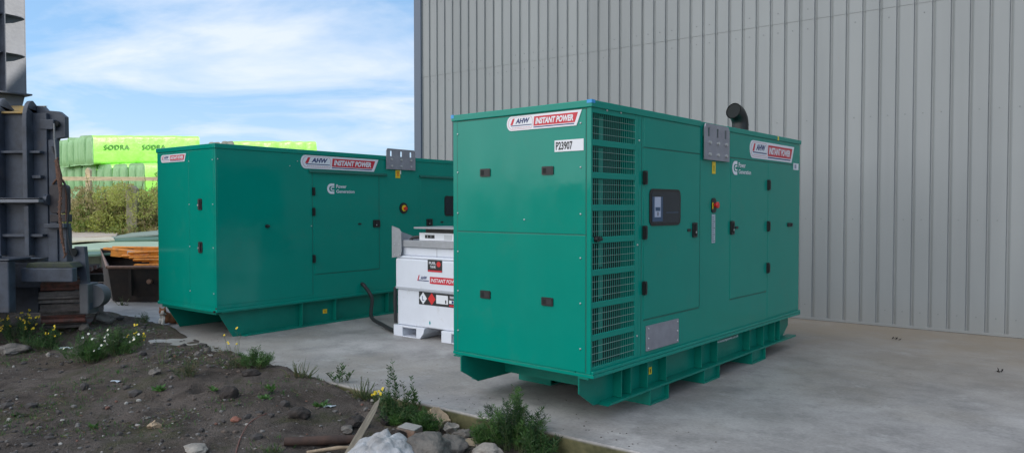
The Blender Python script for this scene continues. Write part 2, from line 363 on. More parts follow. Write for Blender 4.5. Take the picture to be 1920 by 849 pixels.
# slab, local frame: x along the barn wall (towards right), y towards the barn, origin at the barn's left corner
WO = Vector((-1.99, 15.35, 0)); WR = R(-37.5)
wdir = Vector((math.cos(WR), math.sin(WR), 0)); wn = Vector((-math.sin(WR), math.cos(WR), 0))
sl = MB()
n0 = -(WO.dot(wn)-SLAB_N)
xs = [-8.2+i*.25 for i in range(0, 120)]+[30, 48]
top = []
for i, x in enumerate(xs):
    top.append((x, n0+.012*noise.noise(Vector((x*2.1, 0, 0)))+.006*noise.noise(Vector((x*9, 0, 0)))))
nn_ = len(top)
vs = [(x, y, 0) for x, y in top]+[(x, .35, 0) for x, y in top]+[(x, y-.004-.01*abs(noise.noise(Vector((x*5, 4, 0)))), -.014) for x, y in top]+[(x, y-.008, -.5) for x, y in top]
fs = []
for i in range(nn_-1):
    fs += [(i, i+1, nn_+i+1, nn_+i), (2*nn_+i, 2*nn_+i+1, i+1, i), (3*nn_+i, 3*nn_+i+1, 2*nn_+i+1, 2*nn_+i)]
sl.add(vs, fs, CONC)
sl.add([(-8.2, n0, 0), (-8.2, .35, 0), (-8.2, .35, -.5), (-8.2, n0, -.5), (48, .35, 0), (48, .35, -.5)], [(0, 1, 2, 3), (1, 4, 5, 2)], CONC)
so = sl.build('concrete_slab'); so.location = WO; so.rotation_euler = (0, 0, WR); tag(so, kind='structure')

# ------------------------------------------------------------------ barn
barn = empty('metal_building', WO, WR, label='tall grey ribbed metal clad building behind the green generators', cat='building')
H = 12.15; LW = 46; SEAM = 4.29
def ribs(z0, z1, off):
    mb = MB(); pr = []; P = .21; x = .22+off*0
    phase = .08
    k = 0; x = .16
    pr.append((.0, 0))
    while x < LW:
        c = x+P*k*0
        pr += [(x, 0), (x+.009, .024), (x+.023, .024), (x+.050, 0)]; x += P
    pr.append((LW, 0)); n = len(pr)
    vs = [(a, b-off, z0) for a, b in pr]+[(a, b-off, z1) for a, b in pr]
    mb.add(vs, [(i, i+1, n+i+1, n+i) for i in range(n-1)], WALLM)
    rs = random.Random(5); FX = mat('fixing_head', (.16, .17, .18), .5)
    for zz in (.22, 1.45, 2.85, 4.16, 4.44, 5.75, 7.1):
        if not (z0 < zz < z1): continue
        xx = .16+.12
        while xx < LW:
            if rs.random() < .62: mb.box(xx-.006, xx+.006, -off-.005, -off+.001, zz-.006, zz+.006, FX)
            xx += .21
    if off: mb.add([(a, b-off, z0) for a, b in pr]+[(a, b+.02, z0) for a, b in pr], [(i, i+1, n+i+1, n+i) for i in range(n-1)], WALLM)
    return mb
ribs(.035, SEAM+.1, 0).build('wall', barn)
ribs(SEAM, H, .005).build('wall', barn)['label'] = 'upper tier of grey ribbed cladding'
c = MB(); c.box(-.012, .16, -.035, 0.0, .0, H, TRIM); c.box(-.03, -.010, -.035, .25, .0, H, TRIM); c.build('corner_trim', barn)
c = MB(); c.box(.17, LW, -.012, .05, .005, .040, WALLM); c.build('base_trim', barn)
c = MB(); c.box(.0, LW, .06, 26, .0, H-.05, WALLM); c.build('building_core', barn)
c = MB(); c.prism([(-.1, H), (26.2, H), (26.2, H+.3), (13, H+1.2), (-.1, H+.3)], -.15, LW+.1, ROOFM, 0); c.build('roof', barn)

# ------------------------------------------------------------------ generators
def sticker(parent, O, u, v, w, L, Hh):
    s = MB().frame(O, u, v, w)
    rad = Hh*.5; pts = []
    for k in range(9):
        a = R(90+180*k/8); pts.append((rad*.8+rad*.8*math.cos(a), rad+rad*math.sin(a)))
    pts += [(L*.935, 0), (L, Hh)]
    s.prism(pts, 0, .003, WHITE)
    e = .0034
    def poly(p, m, z=e): s.add([(a*L, b*Hh, z) for a, b in p], [tuple(range(len(p)))], m)
    poly([(.375, .22), (.915, .22), (.955, .86), (.385, .86)], RED)
    poly([(.375, .10), (.905, .10), (.909, .17), (.376, .17)], NAVY)
    poly([(.05, .40), (.085, .40), (.115, .84), (.085, .84)], RED)
    poly([(.06, .31), (.35, .31), (.35, .37), (.06, .37)], NAVY)
    # thin inner outline of the rounded badge
    ring = []
    for k in range(9):
        a = R(90+180*k/8); ring.append((.075+.055*math.cos(a), .5+.42*math.sin(a)))
    for k in range(9):
        a = R(-90+180*k/8); ring.append((.335+.03*math.cos(a), .5+.42*math.sin(a)))
    n = len(ring)
    cx, cy = .205, .5
    inn = [(cx+(a-cx)*.97, cy+(b-cy)*.94) for a, b in ring]
    s.add([(a*L, b*Hh, e) for a, b in ring+inn], [(i, (i+1) % n, n+(i+1) % n, n+i) for i in range(n)], PINK)
    for k in range(12): poly([(.075+k*.022, .17), (.090+k*.022, .17), (.090+k*.022, .22), (.075+k*.022, .22)], PINK)
    s.text('AHW', .125*L, .325*L, .47*Hh, .82*Hh, NAVY, e+.0006, shear=.3, fat=.045)
    s.text('INSTANT POWER', .40*L, .895*L, .33*Hh, .75*Hh, WHITE, e+.0008, shear=.25, fat=.045)
    return s.build('logo_sticker', parent)
def maker_logo(parent, O, u, v, w, sz, Lt):
    s = MB().frame(O, u, v, w); e = .0025
    def arc(cx, cy, r0, r1, a0, a1, n=14):
        vs = []; 
        for k in range(n+1):
            a = R(a0+(a1-a0)*k/n); vs += [(cx+r0*math.cos(a), cy+r0*math.sin(a), e), (cx+r1*math.cos(a), cy+r1*math.sin(a), e)]
        s.add(vs, [(2*k, 2*k+1, 2*k+3, 2*k+2) for k in range(n)], WHITE)
    def rect(x0, x1, y0, y1): s.add([(x0, y0, e), (x1, y0, e), (x1, y1, e), (x0, y1, e)], [(0, 1, 2, 3)], WHITE)
    arc(sz*.5, sz*.5, sz*.26, sz*.5, 90, 270); arc(sz*.62, sz*.5, sz*.09, sz*.2, 90, 270)
    rect(sz*.5, sz*.86, sz*.76, sz); rect(sz*.5, sz*.86, 0, sz*.24); rect(sz*.62, sz*.86, sz*.59, sz*.70); rect(sz*.62, sz*.86, sz*.30, sz*.41)
    s.build('maker_logo', parent); s = MB().frame(O, u, v, w)
    s.text('Power', sz*1.10, sz*1.10+Lt*.55, sz*.56, sz*.92, WHITE, e, fat=.02)
    s.text('Generation', sz*1.10, sz*1.10+Lt, sz*.10, sz*.42, WHITE, e, fat=.02)
    return s.build('lettering', parent)
SCREW = None
def screw(parent, p, w):
    global SCREW
    o = None
    if SCREW is None:
        s = MB(); s.tube([(0, 0, 0), (0, 0, .004), (0, 0, .007)], [.0075, .0075, .004], BOLT, 8); o = s.build('screw', parent); SCREW = o.data
    else:
        o = bpy.data.objects.new('screw', SCREW); COL.objects.link(o); o.parent = parent
    o.location = p; o.rotation_euler = Vector(w).to_track_quat('Z', 'Y').to_euler(); return o
UX = ((1, 0, 0), (0, 0, 1), (0, -1, 0))       # long face frame
UE = ((0, -1, 0), (0, 0, 1), (-1, 0, 0))      # end face frame
def hinge(p, x, z):
    s = MB(); s.rrect(x-.018, x+.018, z-.055, z+.055, .010, -.030, -.005, BLACK); s.box(x-.010, x+.010, -.036, -.030, z-.04, z+.04, BLACK); return s.build('hinge', p)
def latch(p, x, z, w=.075, h=.13, dot=0):
    s = MB(); s.rrect(x-w/2, x+w/2, z-h/2, z+h/2, .012, -.020, -.004, BLACK)
    s.box(x-w*.30, x+w*.30, -.0215, -.020, z-h*.38, z+h*.38, VOID); s.box(x-w*.12, x+w*.18, -.030, -.0215, z-h*.33, z+h*.30, RUBBER)
    l = s.build('latch', p)
    k = MB(); k.frame((x-w*.12, -.0305, z-.02), *UX).tube([(0, 0, 0), (0, 0, .004)], .009, BOLT, 8); k.build('keyhole', l)
    if dot:
        k = MB(); k.rrect(x+dot-.028, x+dot+.028, z-.012, z+.012, .008, -.012, -.004, BLACK); k.build('stay_catch', p)
    return l
def lift_plate(p, x0, x1, z0, z1, y=-.02):
    s = MB().frame((0, y, 0), *UX); r = .05; w = x1-x0
    pts = [(x0, z0), (x1, z0), (x1, z1-r*2), (x1-r*.5, z1-r*.5), (x1-r*1.6, z1), (x0+r, z1), (x0+r*.2, z1-r*.4), (x0, z1-r)]
    # plate with three slotted holes: built as strips round the holes
    hw, zt, zb = .018, z1-.035, z1-.115
    cs = [x0+w*.15, x0+w*.5, x0+w*.83]
    def slab(a, b, c, d): s.box(a, b, c, d, 0, .012, PLATE)
    slab(x0, x1, z0, zb)
    prev = x0
    for cxx in cs: slab(prev, cxx-hw, zb, zt); prev = cxx+hw
    slab(prev, x1, zb, zt)
    s.prism([(x0, zt), (x1, zt), (x1-.03, z1), (x0+.02, z1)], 0, .012, PLATE)
    pl = s.build('lifting_plate', p)
    for cxx in (x0+w*.17, x0+w*.5, x0+w*.84):
        for zz in (z0+.05, z0+(z1-z0)*.48):
            b = MB().frame((cxx, y-.012, zz), *UX); b.tube([(0, 0, 0), (0, 0, .018)], .016, BOLT, 6); b.build('bolt', pl)
    return pl
def panel(p, name, x0, x1, z0, z1, h=.004, m=None, y=0.):
    s = MB(); s.box(x0, x1, y-h, y+.002, z0, z1, m or GREEN); return s.build(name, p, bevel=.003)
def seam(mb, x0, x1, z0, z1, y=-.0016): mb.box(x0, x1, y, .001, z0, z1, GREEN_SEAM)

# --- near generator
W = 1.405; L1 = 4.25
g1 = empty('generator', (.570, 5.30, 0), R(49.4), label='nearest green generator with barred side vents, numbered P23907 on its end panel', cat='generator', group='green generators on the concrete yard')
c = MB()
c.box(.66, L1, 0, W, .40, 2.36, GREEN)                        # main housing
c.box(0, .66, .14, W, .40, 2.36, GREEN)
c.box(0, .66, .13, .14, .43, 2.33, VOID)
z = .40
NV = 8; oh = .190; gap = .0466; zt = 2.298
c.box(0, .018, 0, .13, .40, 2.36, GREEN); c.box(.606, .66, 0, .13, .40, 2.36, GREEN)
c.box(.018, .606, 0, .02, .40, zt-NV*oh-(NV-1)*gap, GREEN); c.box(.018, .606, 0, .02, zt, 2.36, GREEN)
for k in range(NV-1):
    a = zt-(k+1)*oh-k*gap; c.box(.018, .606, 0, .02, a-gap, a, GREEN)
c.box(.018, .606, .02, .13, .40, .43, GREEN); c.box(.018, .606, .02, .13, 2.33, 2.36, GREEN)
c.build('housing', g1, bevel=.004)
for k in range(NV):
    a = zt-(k+1)*oh-k*gap; gr = MB()
    for i in range(22):
        x = .03+i*.0268; gr.box(x-.0024, x+.0024, .006, .0085, a, a+oh, GRILL)
    for j in (.22, .5, .78): gr.box(.018, .606, .001, .006, a+oh*j-.0011, a+oh*j+.0011, WIRE)
    for xx, ww in ((.12, .045), (.28, .05)): gr.box(xx-ww/2, xx+ww/2, .10, .112, a, a+oh, GRILL)
    gr.build('vent_grille', g1)
c = MB()                                                         # roof with its folded lip
c.box(-.012, 1.716, -.012, W+.012, 2.335, 2.388, GREEN); c.box(1.716, L1+.012, .004, W+.012, 2.337, 2.386, GREEN); c.box(2.265, L1+.012, -.012, .004, 2.337, 2.386, GREEN)
c.build('roof', g1, bevel=.006)
c = MB(); c.box(.004, L1+.006, -.022, W+.012, .372, .400, GREEN); c.box(.0, L1+.006, -.022, -.004, .402, .425, GREEN); c.build('floor_flange', g1, bevel=.004)
panel(g1, 'door', .735, 1.705, .72, 2.085); panel(g1, 'upper_panel', .735, 1.712, 2.095, 2.325)
panel(g1, 'door', 2.36, 3.27, .73, 2.085); panel(g1, 'upper_panel', 2.28, 4.235, 2.098, 2.325); panel(g1, 'rear_panel', 3.30, 4.235, .44, 2.088, .003)
c = MB(); seam(c, .70, .704, .43, 2.33); seam(c, .735, 1.705, .707, .717); seam(c, .72, 1.72, 2.086, 2.094); seam(c, 1.716, 1.722, .72, 2.33); seam(c, 2.36, 3.27, .717, .727); seam(c, 2.27, 4.24, 2.088, 2.097)
c.build('panel_gap', g1)
for z in (1.85, 1.414, .972): hinge(g1, .731, z); hinge(g1, 3.283, z)
latch(g1, 1.60, 1.415, dot=-.10); latch(g1, 2.39, 1.417, dot=.11)
c = MB(); c.rrect(3.86, 3.98, 1.398, 1.44, .01, -.02, -.003, BLACK); c.box(3.93, 3.97, -.028, -.02, 1.405, 1.433, RUBBER); c.build('handle', g1)
# window
wf = MB(); wf.rrect(.815, 1.335, 1.465, 1.765, .05, -.012, -.003, BLACK); wfo = wf.build('window', g1)
c = MB(); c.rrect(.838, 1.312, 1.487, 1.743, .035, -.0145, -.0125, GLASS); c.build('pane', wfo)
c = MB(); c.box(.852, 1.02, -.0155, -.0147, 1.50, 1.70, PANELBL); c.box(.885, .985, -.0163, -.0157, 1.535, 1.70, SCREEN)
c.box(.897, .975, -.0168, -.0164, 1.585, 1.612, PANELBL); c.box(.93, .945, -.0168, -.0164, 1.545, 1.578, INK); c.box(.893, .978, -.0168, -.0164, 1.612, 1.616, PANELBL)
c.box(1.08, 1.29, -.0155, -.0147, 1.57, 1.574, PANELBL); c.build('control_panel', wfo)
lift_plate(g1, 1.75, 2.265, 2.045, 2.37)
c = MB().frame((0, -.003, 0), *UX); c.box(1.955, 2.025, 1.925, 2.035, 0, .002, YEL); c.box(1.985, 1.995, 1.945, 2.0, .002, .0028, INK); c.build('warning_label', g1)
es = MB(); es.rrect(1.945, 2.035, 1.565, 1.70, .03, -.010, -.002, BLACK); eo = es.build('stop_switch', g1)
c = MB().frame((2.0, -.010, 1.635), *UX); c.tube([(0, 0, 0), (0, 0, .02), (0, 0, .021), (0, 0, .035), (0, 0, .04)], [.018, .018, .030, .030, .02], REDBTN, 14); c.build('button', eo)
c = MB(); c.box(1.952, 1.968, -.0125, -.010, 1.60, 1.66, YEL); c.build('button_label', eo)
c = MB().frame((0, -.003, 0), *UX); c.box(1.955, 2.025, 1.285, 1.55, 0, .002, mat('grey_label', (.38, .45, .50), .5))
for k in range(12): c.box(1.965, 1.995 if k % 3 else 2.015, 1.30+k*.02, 1.306+k*.02, .002, .0026, INK)
c.build('instruction_label', g1)
sticker(g1, (2.80, -.005, 2.115), *UX, 1.24, .18)
maker_logo(g1, (2.385, -.005, 1.93), *UX, .135, .30)
c = MB().frame((0, -.004, 0), *UX); c.box(4.03, 4.19, 2.04, 2.115, 0, .002, WHITE); c.box(4.06, 4.12, 2.055, 2.10, .002, .0026, mat('grey_print', (.25, .28, .36), .5)); c.build('small_label', g1)
c = MB().frame((0, -.012, 0), *UX); c.box(3.53, 3.56, 2.338, 2.38, 0, .002, YEL); c.build('warning_label', g1)
ap = MB(); ap.box(.775, 1.312, -.014, -.0, .458, .662, PLATE); apo = ap.build('access_plate', g1, bevel=.003)
for i in range(2):
    for j in range(3): screw(apo, (.80+i*.487, -.014, .48+j*.08), (0, -1, 0))
# exhaust
c = MB(); path = []
P0 = Vector((3.27, .30, 2.35)); 
for k in range(3): path.append(P0+Vector((0, 0, .08*k)))
for k in range(1, 9):
    a = R(80*k/8); path.append(P0+Vector((0, 0, .16))+Vector((-.97, .14, 0)).normalized()*(.13*(1-math.cos(a)))+Vector((0, 0, .13*math.sin(a))))
dl = (path[-1]-path[-2]).normalized(); path.append(path[-1]+dl*.03); 
c.tube(path, .088, BLACK, 20, caps=False); c.tube([path[-1]-dl*.005, path[-1]-dl*.05], .080, VOID, 20)
c.tube([path[0], path[0]+Vector((0, 0, .05))], .10, BLACK, 20); c.build('exhaust_pipe', g1)
# end face
c = MB(); c.box(-.004, .002, .045, W-.055, 1.418, 2.325, GREEN); c.build('end_panel', g1, bevel=.003)
c = MB(); c.box(-.004, .002, .045, W-.055, .41, 1.410, GREEN); c.build('end_panel', g1, bevel=.003)
c = MB(); c.box(-.0015, .001, .038, W-.048, 1.410, 1.418, GREEN_SEAM); c.box(-.0015, .001, .038, .045, .41, 2.33, GREEN_SEAM); c.box(-.0015, .001, W-.055, W-.048, .41, 2.33, GREEN_SEAM); c.box(-.0015, .001, .04, W-.05, 2.325, 2.334, GREEN_SEAM)
c.build('panel_gap', g1)
for z in (2.226, 1.907, 1.566, 1.245, .914, .58):
    screw(g1, (-.004, W-.06, z), (-1, 0, 0)); screw(g1, (-.004, .088, z), (-1, 0, 0))
screw(g1, (-.004, .62, 1.52), (-1, 0, 0))
for y, z in ((1.03, 1.895), (.39, 1.892), (1.03, .907), (.392, .902)):
    c = MB(); c.rrect(y-.055, y+.055, z-.032, z+.032, .008, -.012, -.003, BLACK, axis=0); c.box(-.0135, -.012, y-.045, y+.045, z-.022, z+.022, RUBBER); c.box(-.015, -.0135, y+.012, y+.042, z-.018, z+.018, VOID); c.build('latch', g1)
sticker(g1, (-.006, .797, 2.212), *UE, .72, .112)
c = MB().frame((-.006, .325, 2.028), *UE); c.box(0, .264, 0, .085, 0, .002, WHITE); c.text('P23907', .012, .165, .012, .073, INK, .0026, fat=.03); c.build('number_label', g1)
c = MB(); c.box(-.0135, .03, -.0135, .03, 2.365, 2.3895, BLUE); c.build('corner_tape', g1)
c = MB(); c.box(-.0135, .03, W-.02, W+.0135, 2.36, 2.3895, BLUE); c.build('corner_tape', g1)
for x, z in ((.20, 2.33), (.39, 2.33), (.66, 2.14), (.64, 1.32), (.64, .60)): screw(g1, (x, -.002, z), (0, -1, 0))
c = MB(); c.frame((.055, 0, 1.385), *UX); c.tube([(0, 0, 0), (0, 0, .03)], .022, BLACK, 10); c.tube([(0, 0, .02), (.05, 0, .02)], .015, BLACK, 8); c.build('door_stay', g1)
# base frame
def skid_beam(p, y0, out, x0, x1, zb, zt, chx, chz, matl, ribs_x=()):
    s = MB(); t = .012
    yy = sorted((y0, y0+t*(-out)))
    s.prism([(x0, zt), (x0, chz), (chx, zb), (x1-chx, zb), (x1, chz), (x1, zt)], yy[0], yy[1], matl, 1)
    s.prism([(x0+chx+.10, zb+.018), (x0+chx+.04, zb), (x1-.02, zb), (x1-.02, zb+.018)], *sorted((y0, y0+out*.10)), matl, 1)
    s.box(x0, x1, *sorted((y0, y0+out*.08)), zt-.012, zt, matl)
    for xr in ribs_x: s.box(xr-.005, xr+.005, *sorted((y0, y0+out*.075)), zb+.02, zt, matl)
    return s.build('skid_beam', p, bevel=.002)
skid_beam(g1, .10, -1, 0, L1-.05, .122, .372, .19, .243, GREEN_SKID, (.46, .60, .86, 1.17, 1.83, 2.16, 2.92, 3.28, 3.6, 3.75))
skid_beam(g1, W-.10, 1, -.02, L1-.05, .122, .372, .19, .243, GREEN_SKID, (.46, .86, 1.17, 1.83, 2.16, 2.92, 3.28))
c = MB(); c.box(.53, .56, .115, W-.115, .15, .372, GREEN_SKID)
for x in (1.9, 3.2, 4.1): c.box(x, x+.03, .115, W-.115, .15, .372, GREEN_SKID)
c.build('cross_member', g1)
for xa, xb in ((.86, 1.17), (1.83, 2.16), (2.92, 3.28)):
    for y0, y1, ys in ((.0, .38, 0), (W-.38, W, 1)):
        f = MB(); t = .01; zz = .121
        f.box(xa, xa+t, y0, y1, 0.001, zz, GREEN_SKID); f.box(xb-t, xb, y0, y1, .001, zz, GREEN_SKID); f.box(xa+t, xb-t, y0, y1, .001, .012, GREEN_SKID)
        yb = (y0+.035) if not ys else (y1-.035); f.box(xa+t, xb-t, yb, yb+.01, .012, zz, GREEN_SKID); f.build('foot', g1)
c = MB().frame((0, .098, 0), *UX); c.box(1.0, 1.045, .215, .275, 0, .003, YEL); c.box(1.015, 1.03, .23, .26, .003, .0036, INK); c.build('warning_label', g1)
c = MB().frame((0, .088, 0), *UX); c.text('www.instantpower.co.uk', 2.20, 2.78, .29, .322, WHITE, 0, fat=.02); c.build('lettering', g1)
for z in (.33, .15):
    c = MB().frame((.52, .096, z-.03 if z > .2 else z), *UX); c.tube([(0, 0, 0), (0, 0, .008)], .018, VOID, 10); c.build('drain_plug', g1)

# --- far generator
L2 = 5.5
g2 = empty('generator', (-3.590, 8.90, 0), R(52.5), label='farther green generator with plain closed sides standing left of the white tank', cat='generator', group='green generators on the concrete yard')
c = MB(); c.box(0, L2, 0, W, .37, 2.36, GREEN); c.build('housing', g2, bevel=.006)
c = MB(); c.box(-.012, L2, -.012, W+.012, 2.33, 2.388, GREEN); c.build('roof', g2, bevel=.006)
c = MB(); c.box(-.012, L2, -.022, W+.012, .335, .372, GREEN); c.build('floor_flange', g2, bevel=.004)
c = MB(); c.box(-.002, .002, .0, .03, .372, .39, BLACK); c.tube([(-.01, .02, .345), (-.03, .02, .345)], .014, BLACK, 8); c.build('drain_plug', g2)
panel(g2, 'door', 1.45, 2.62, .70, 2.09); panel(g2, 'door', 3.50, 4.66, .70, 2.09); panel(g2, 'side_panel', .02, 1.415, .42, 2.32, .003)
c = MB(); seam(c, 1.419, 1.424, .42, 2.32); seam(c, 1.45, 2.62, .688, .697); seam(c, 2.628, 2.634, .7, 2.09); c.build('panel_gap', g2)
for a, b in ((1.36, 2.77), (3.48, 4.9)):
    c = MB(); c.prism([(0, 2.085), (-.035, 2.085), (-.035, 2.098), (-.006, 2.122), (0, 2.122)], a, b, GREEN_SEAM, 0); c.build('rain_gutter', g2)
for z in (1.829, 1.552, .911): hinge(g2, 1.432, z)
latch(g2, 2.57, 1.372, .13, .11, dot=-.32); latch(g2, 3.70, 1.372, .13, .11, dot=.3)
sticker(g2, (1.23, -.006, 2.137), *UX, 1.385, .182)
maker_logo(g2, (1.665, -.007, 1.80), *UX, .145, .33)
lift_plate(g2, 2.757, 3.364, 2.189, 2.50)
c = MB().frame((0, -.003, 0), *UX); c.box(2.965, 3.06, 2.06, 2.182, 0, .003, YEL); c.box(2.99, 3.035, 2.085, 2.16, .003, .004, ORNG); c.box(3.06, 3.08, 2.12, 2.182, 0, .003, WHITE); c.build('warning_label', g2)
eo = MB().frame((3.13, -.003, 1.60), *UX).tube([(0, 0, 0), (0, 0, .012)], .085, BLACK, 20).build('stop_switch', g2)
c = MB().frame((3.135, -.016, 1.60), *UX); c.tube([(0, 0, 0), (0, 0, .003)], .05, YEL, 14); c.build('yellow_ring', eo)
c = MB().frame((3.145, -.019, 1.595), *UX); c.tube([(0, 0, 0), (0, 0, .03)], .027, REDBTN, 14); c.build('button', eo)
wf = MB(); wf.rrect(4.06, 4.62, 1.47, 1.80, .05, -.012, -.003, BLACK); wfo = wf.build('window', g2)
c = MB(); c.rrect(4.085, 4.595, 1.495, 1.775, .035, -.0145, -.0125, GLASS); c.build('pane', wfo)
c = MB().frame((.70, 0, 1.372), *UX); c.tube([(0, 0, 0), (0, 0, .03)], .022, BLACK, 10); c.tube([(-.015, 0, .025), (.03, .0, .025)], .014, BLACK, 8); c.build('door_stay', g2)
c = MB(); c.box(-.003, .002, .035, .60, .40, 2.32, GREEN); c.build('end_panel', g2, bevel=.003); c = MB(); c.box(-.003, .002, .61, W-.03, .40, 2.32, GREEN); c.build('end_panel', g2, bevel=.003)
for y, z in ((.345, 1.65), (.345, 1.118)):
    c = MB(); c.rrect(y-.045, y+.045, z-.07, z+.07, .02, -.012, -.003, BLACK, axis=0); c.box(-.022, -.012, y-.015, y+.02, z-.055, z+.055, RUBBER); lo = c.build('latch', g2)
    k = MB(); k.tube([(-.022, y+.02, z-.01), (-.027, y+.02, z-.01)], .012, BOLT, 8); k.build('keyhole', lo)
for z in (2.19, 1.65, 1.12, .56):
    screw(g2, (-.003, .055, z), (-1, 0, 0)); screw(g2, (-.003, .60, z), (-1, 0, 0))
for x, z in ((1.06, 2.16), (1.18, 2.23), (1.40, 1.36), (.03, 2.2)): screw(g2, (x, -.003, z), (0, -1, 0))
sticker(g2, (-.005, 1.29, 2.195), *UE, .63, .10)
skid_beam(g2, .06, -1, .06, L2-.1, .0, .335, .25, .305, GREEN_SKID, (1.236, 1.804, 2.80, 3.3))
skid_beam(g2, W-.06, 1, .06, L2-.1, .0, .335, .25, .305, GREEN_SKID, (1.236,))
c = MB(); c.box(.02, .05, .05, W-.05, .30, .335, GREEN_SKID); c.box(.9, .93, .08, W-.08, .05, .335, GREEN_SKID); c.build('cross_member', g2)
c = MB().frame((0, .058, 0), *UX); c.box(1.63, 1.70, .13, .19, 0, .003, YEL); c.box(1.65, 1.68, .145, .175, .003, .004, ORNG); c.build('warning_label', g2)

# ------------------------------------------------------------------ fuel tank
tk = empty('fuel_tank', (-1.497, 9.247, 0), R(-37.5), label='white steel fuel tank with galvanised top frame and hazard signs between the generators', cat='tank')
D = 1.05; TW = 1.30
c = MB()
c.box(.035, TW, .035, D, .142, .595, TANKW); c.box(.02, TW+.01, .02, D, .595, .975, TANKW)
c.prism([(.02, .975), (TW+.01, .975), (TW-.02, 1.01), (.075, 1.01)], .02, D, TANKW, 1); c.box(.10, TW-.03, .06, D, 1.01, 1.125, TANKW)
c.build('tank_body', tk, bevel=.018, seg=3)
c = MB(); c.box(.025, TW, .012, .02, .595, .62, mat('tank_groove', (.42, .44, .48), .5)); c.build('weld_band', tk)
c = MB(); c.box(.695, .700, .0575, .0595, 1.01, 1.12, mat('tank_groove2', (.3, .31, .34), .5)); c.build('weld_line', tk)
c = MB(); c.box(.13, TW, .03, .05, 1.122, 1.205, GALV); c.box(.13, TW, .05, .16, 1.185, 1.205, GALV); c.build('top_rim', tk, bevel=.003)
b_ = MB(); b_.prism([(-.03, .98), (.12, 1.0), (.14, 1.06), (.14, 1.30), (.10, 1.345), (-.03, 1.38)], .005, .015, GALV, 1)
b_.prism([(.015, .98), (.5, .98), (.5, 1.2), (.10, 1.32), (.015, 1.37)], -.03, -.02, GALV, 0); bo = b_.build('corner_bracket', tk)
for x, z in ((.02, 1.15), (.10, 1.15), (.02, 1.02), (.10, 1.02)): screw(bo, (x, .005, z), (0, -1, 0))
bx = MB(); bx.box(.36, TW-.05, .10, .6, 1.206, 1.30, mat('white_box_paint', (.75, .77, .82), .4)); bx.build('pump_box', tk, bevel=.004)
c = MB(); c.box(.46, .62, .097, .10, 1.235, 1.275, INK); c.box(.50, .505, .0965, .0968, 1.24, 1.27, WHITE); c.box(.56, .565, .0965, .0968, 1.24, 1.27, WHITE); c.box(.78, .90, .097, .10, 1.22, 1.28, mat('grey_tag', (.55, .57, .6), .5)); c.build('box_label', tk)
c = MB(); c.box(.345, TW-.10, .02, .62, 1.352, 1.372, GALV); c.box(.45, TW-.15, .12, .55, 1.30, 1.352, BLACK); c.build('lid', tk)
c = MB(); c.tube([(.20, .10, 1.20), (.24, .11, 1.235), (.32, .12, 1.245), (.38, .14, 1.24)], .02, RUBBER, 8); c.build('hose_fitting', tk)
c = MB()   # feet with fork pockets
for xa in (0, .82):
    c.box(xa, xa+.16, .0, .9, .001, .14, TANKW); c.box(xa+.16, xa+.40, .0, .9, .118, .14, TANKW); c.box(xa+.16, xa+.40, .0, .9, .001, .012, TANKW)
    c.prism([(xa+.40, .001), (xa+.46, .001), (xa+.52, .07), (xa+.54, .14), (xa+.40, .14)], 0, .9, TANKW, 1)
    c.box(xa+.16, xa+.40, .5, .9, .012, .118, VOID)
c.build('fork_pocket_base', tk, bevel=.004)
def tl(name, f, **k):
    s = MB().frame((0, k.get('y', .0185), 0), *UX); f(s); return s.build(name, tk)
def sg(s):
    s.box(.583, .82, .835, .978, 0, .002, INK); s.box(.585, .818, .835, .855, .002, .003, RED)
    s.text('FUEL', .605, .72, .925, .958, WHITE, .003, fat=.02); s.text('TANK', .625, .72, .88, .912, WHITE, .003, fat=.02)
    s.tube([(.765, .93, .002), (.765, .93, .0035)], .033, REDBTN, 14)
tl('warning_sign', sg)
def lg(s):
    s.add([(.405, .715, .002), (.42, .715, .002), (.445, .785, .002), (.43, .785, .002)], [(0, 1, 2, 3)], RED)
    s.add([(.42, .715, .0015), (.60, .715, .0015), (.60, .725, .0015), (.42, .725, .0015)], [(0, 1, 2, 3)], NAVY)
    s.text('AHW', .46, .57, .735, .775, NAVY, .002, shear=.3, fat=.02)
    s.add([(.618, .69, .0015), (1.10, .69, .0015), (1.12, .775, .0015), (.618, .775, .0015)], [(0, 1, 2, 3)], RED)
    s.text('INSTANT POWER', .635, 1.09, .71, .755, WHITE, .0025, shear=.2, fat=.02)
tl('logo_sticker', lg)
def hz(s):
    s.box(.418, 1.22, .425, .582, 0, .002, INK)
    def dia(cx, w, m): s.add([(cx-w, .503, .003), (cx, .430, .003), (cx+w, .503, .003), (cx, .577, .003)], [(0, 1, 2, 3)], m)
    dia(.49, .065, WHITE); dia(.635, .063, REDBTN); s.text('L', .475, .51, .475, .53, NAVY, .0036, fat=.01)
    s.box(.71, .90, .455, .56, .002, .003, WHITE); s.box(.855, .875, .465, .505, .003, .0036, INK); s.box(.93, 1.1, .53, .56, .002, .003, mat('grey_tag2', (.4, .4, .44), .5)); s.box(.92, 1.1, .47, .51, .002, .003, WHITE); s.box(.96, .99, .475, .505, .003, .0036, NAVY); s.box(.92, 1.2, .435, .455, .002, .003, RED)
tl('hazard_sign', hz, y=.034)
c = MB().frame((.60, .034, .21), *UX); c.add([(0, -.03, .001), (.015, 0, .001), (0, .03, .001), (-.015, 0, .001)], [(0, 1, 2, 3)], mat('teal_print', (.02, .3, .32), .5)); c.build('small_label', tk)
c = MB(); c.tube([(.015, .02, .61), (.012, .015, .45), (.012, .02, .3), (.015, .02, .16)], .022, RUBBER, 8); c.build('drop_hose', tk)

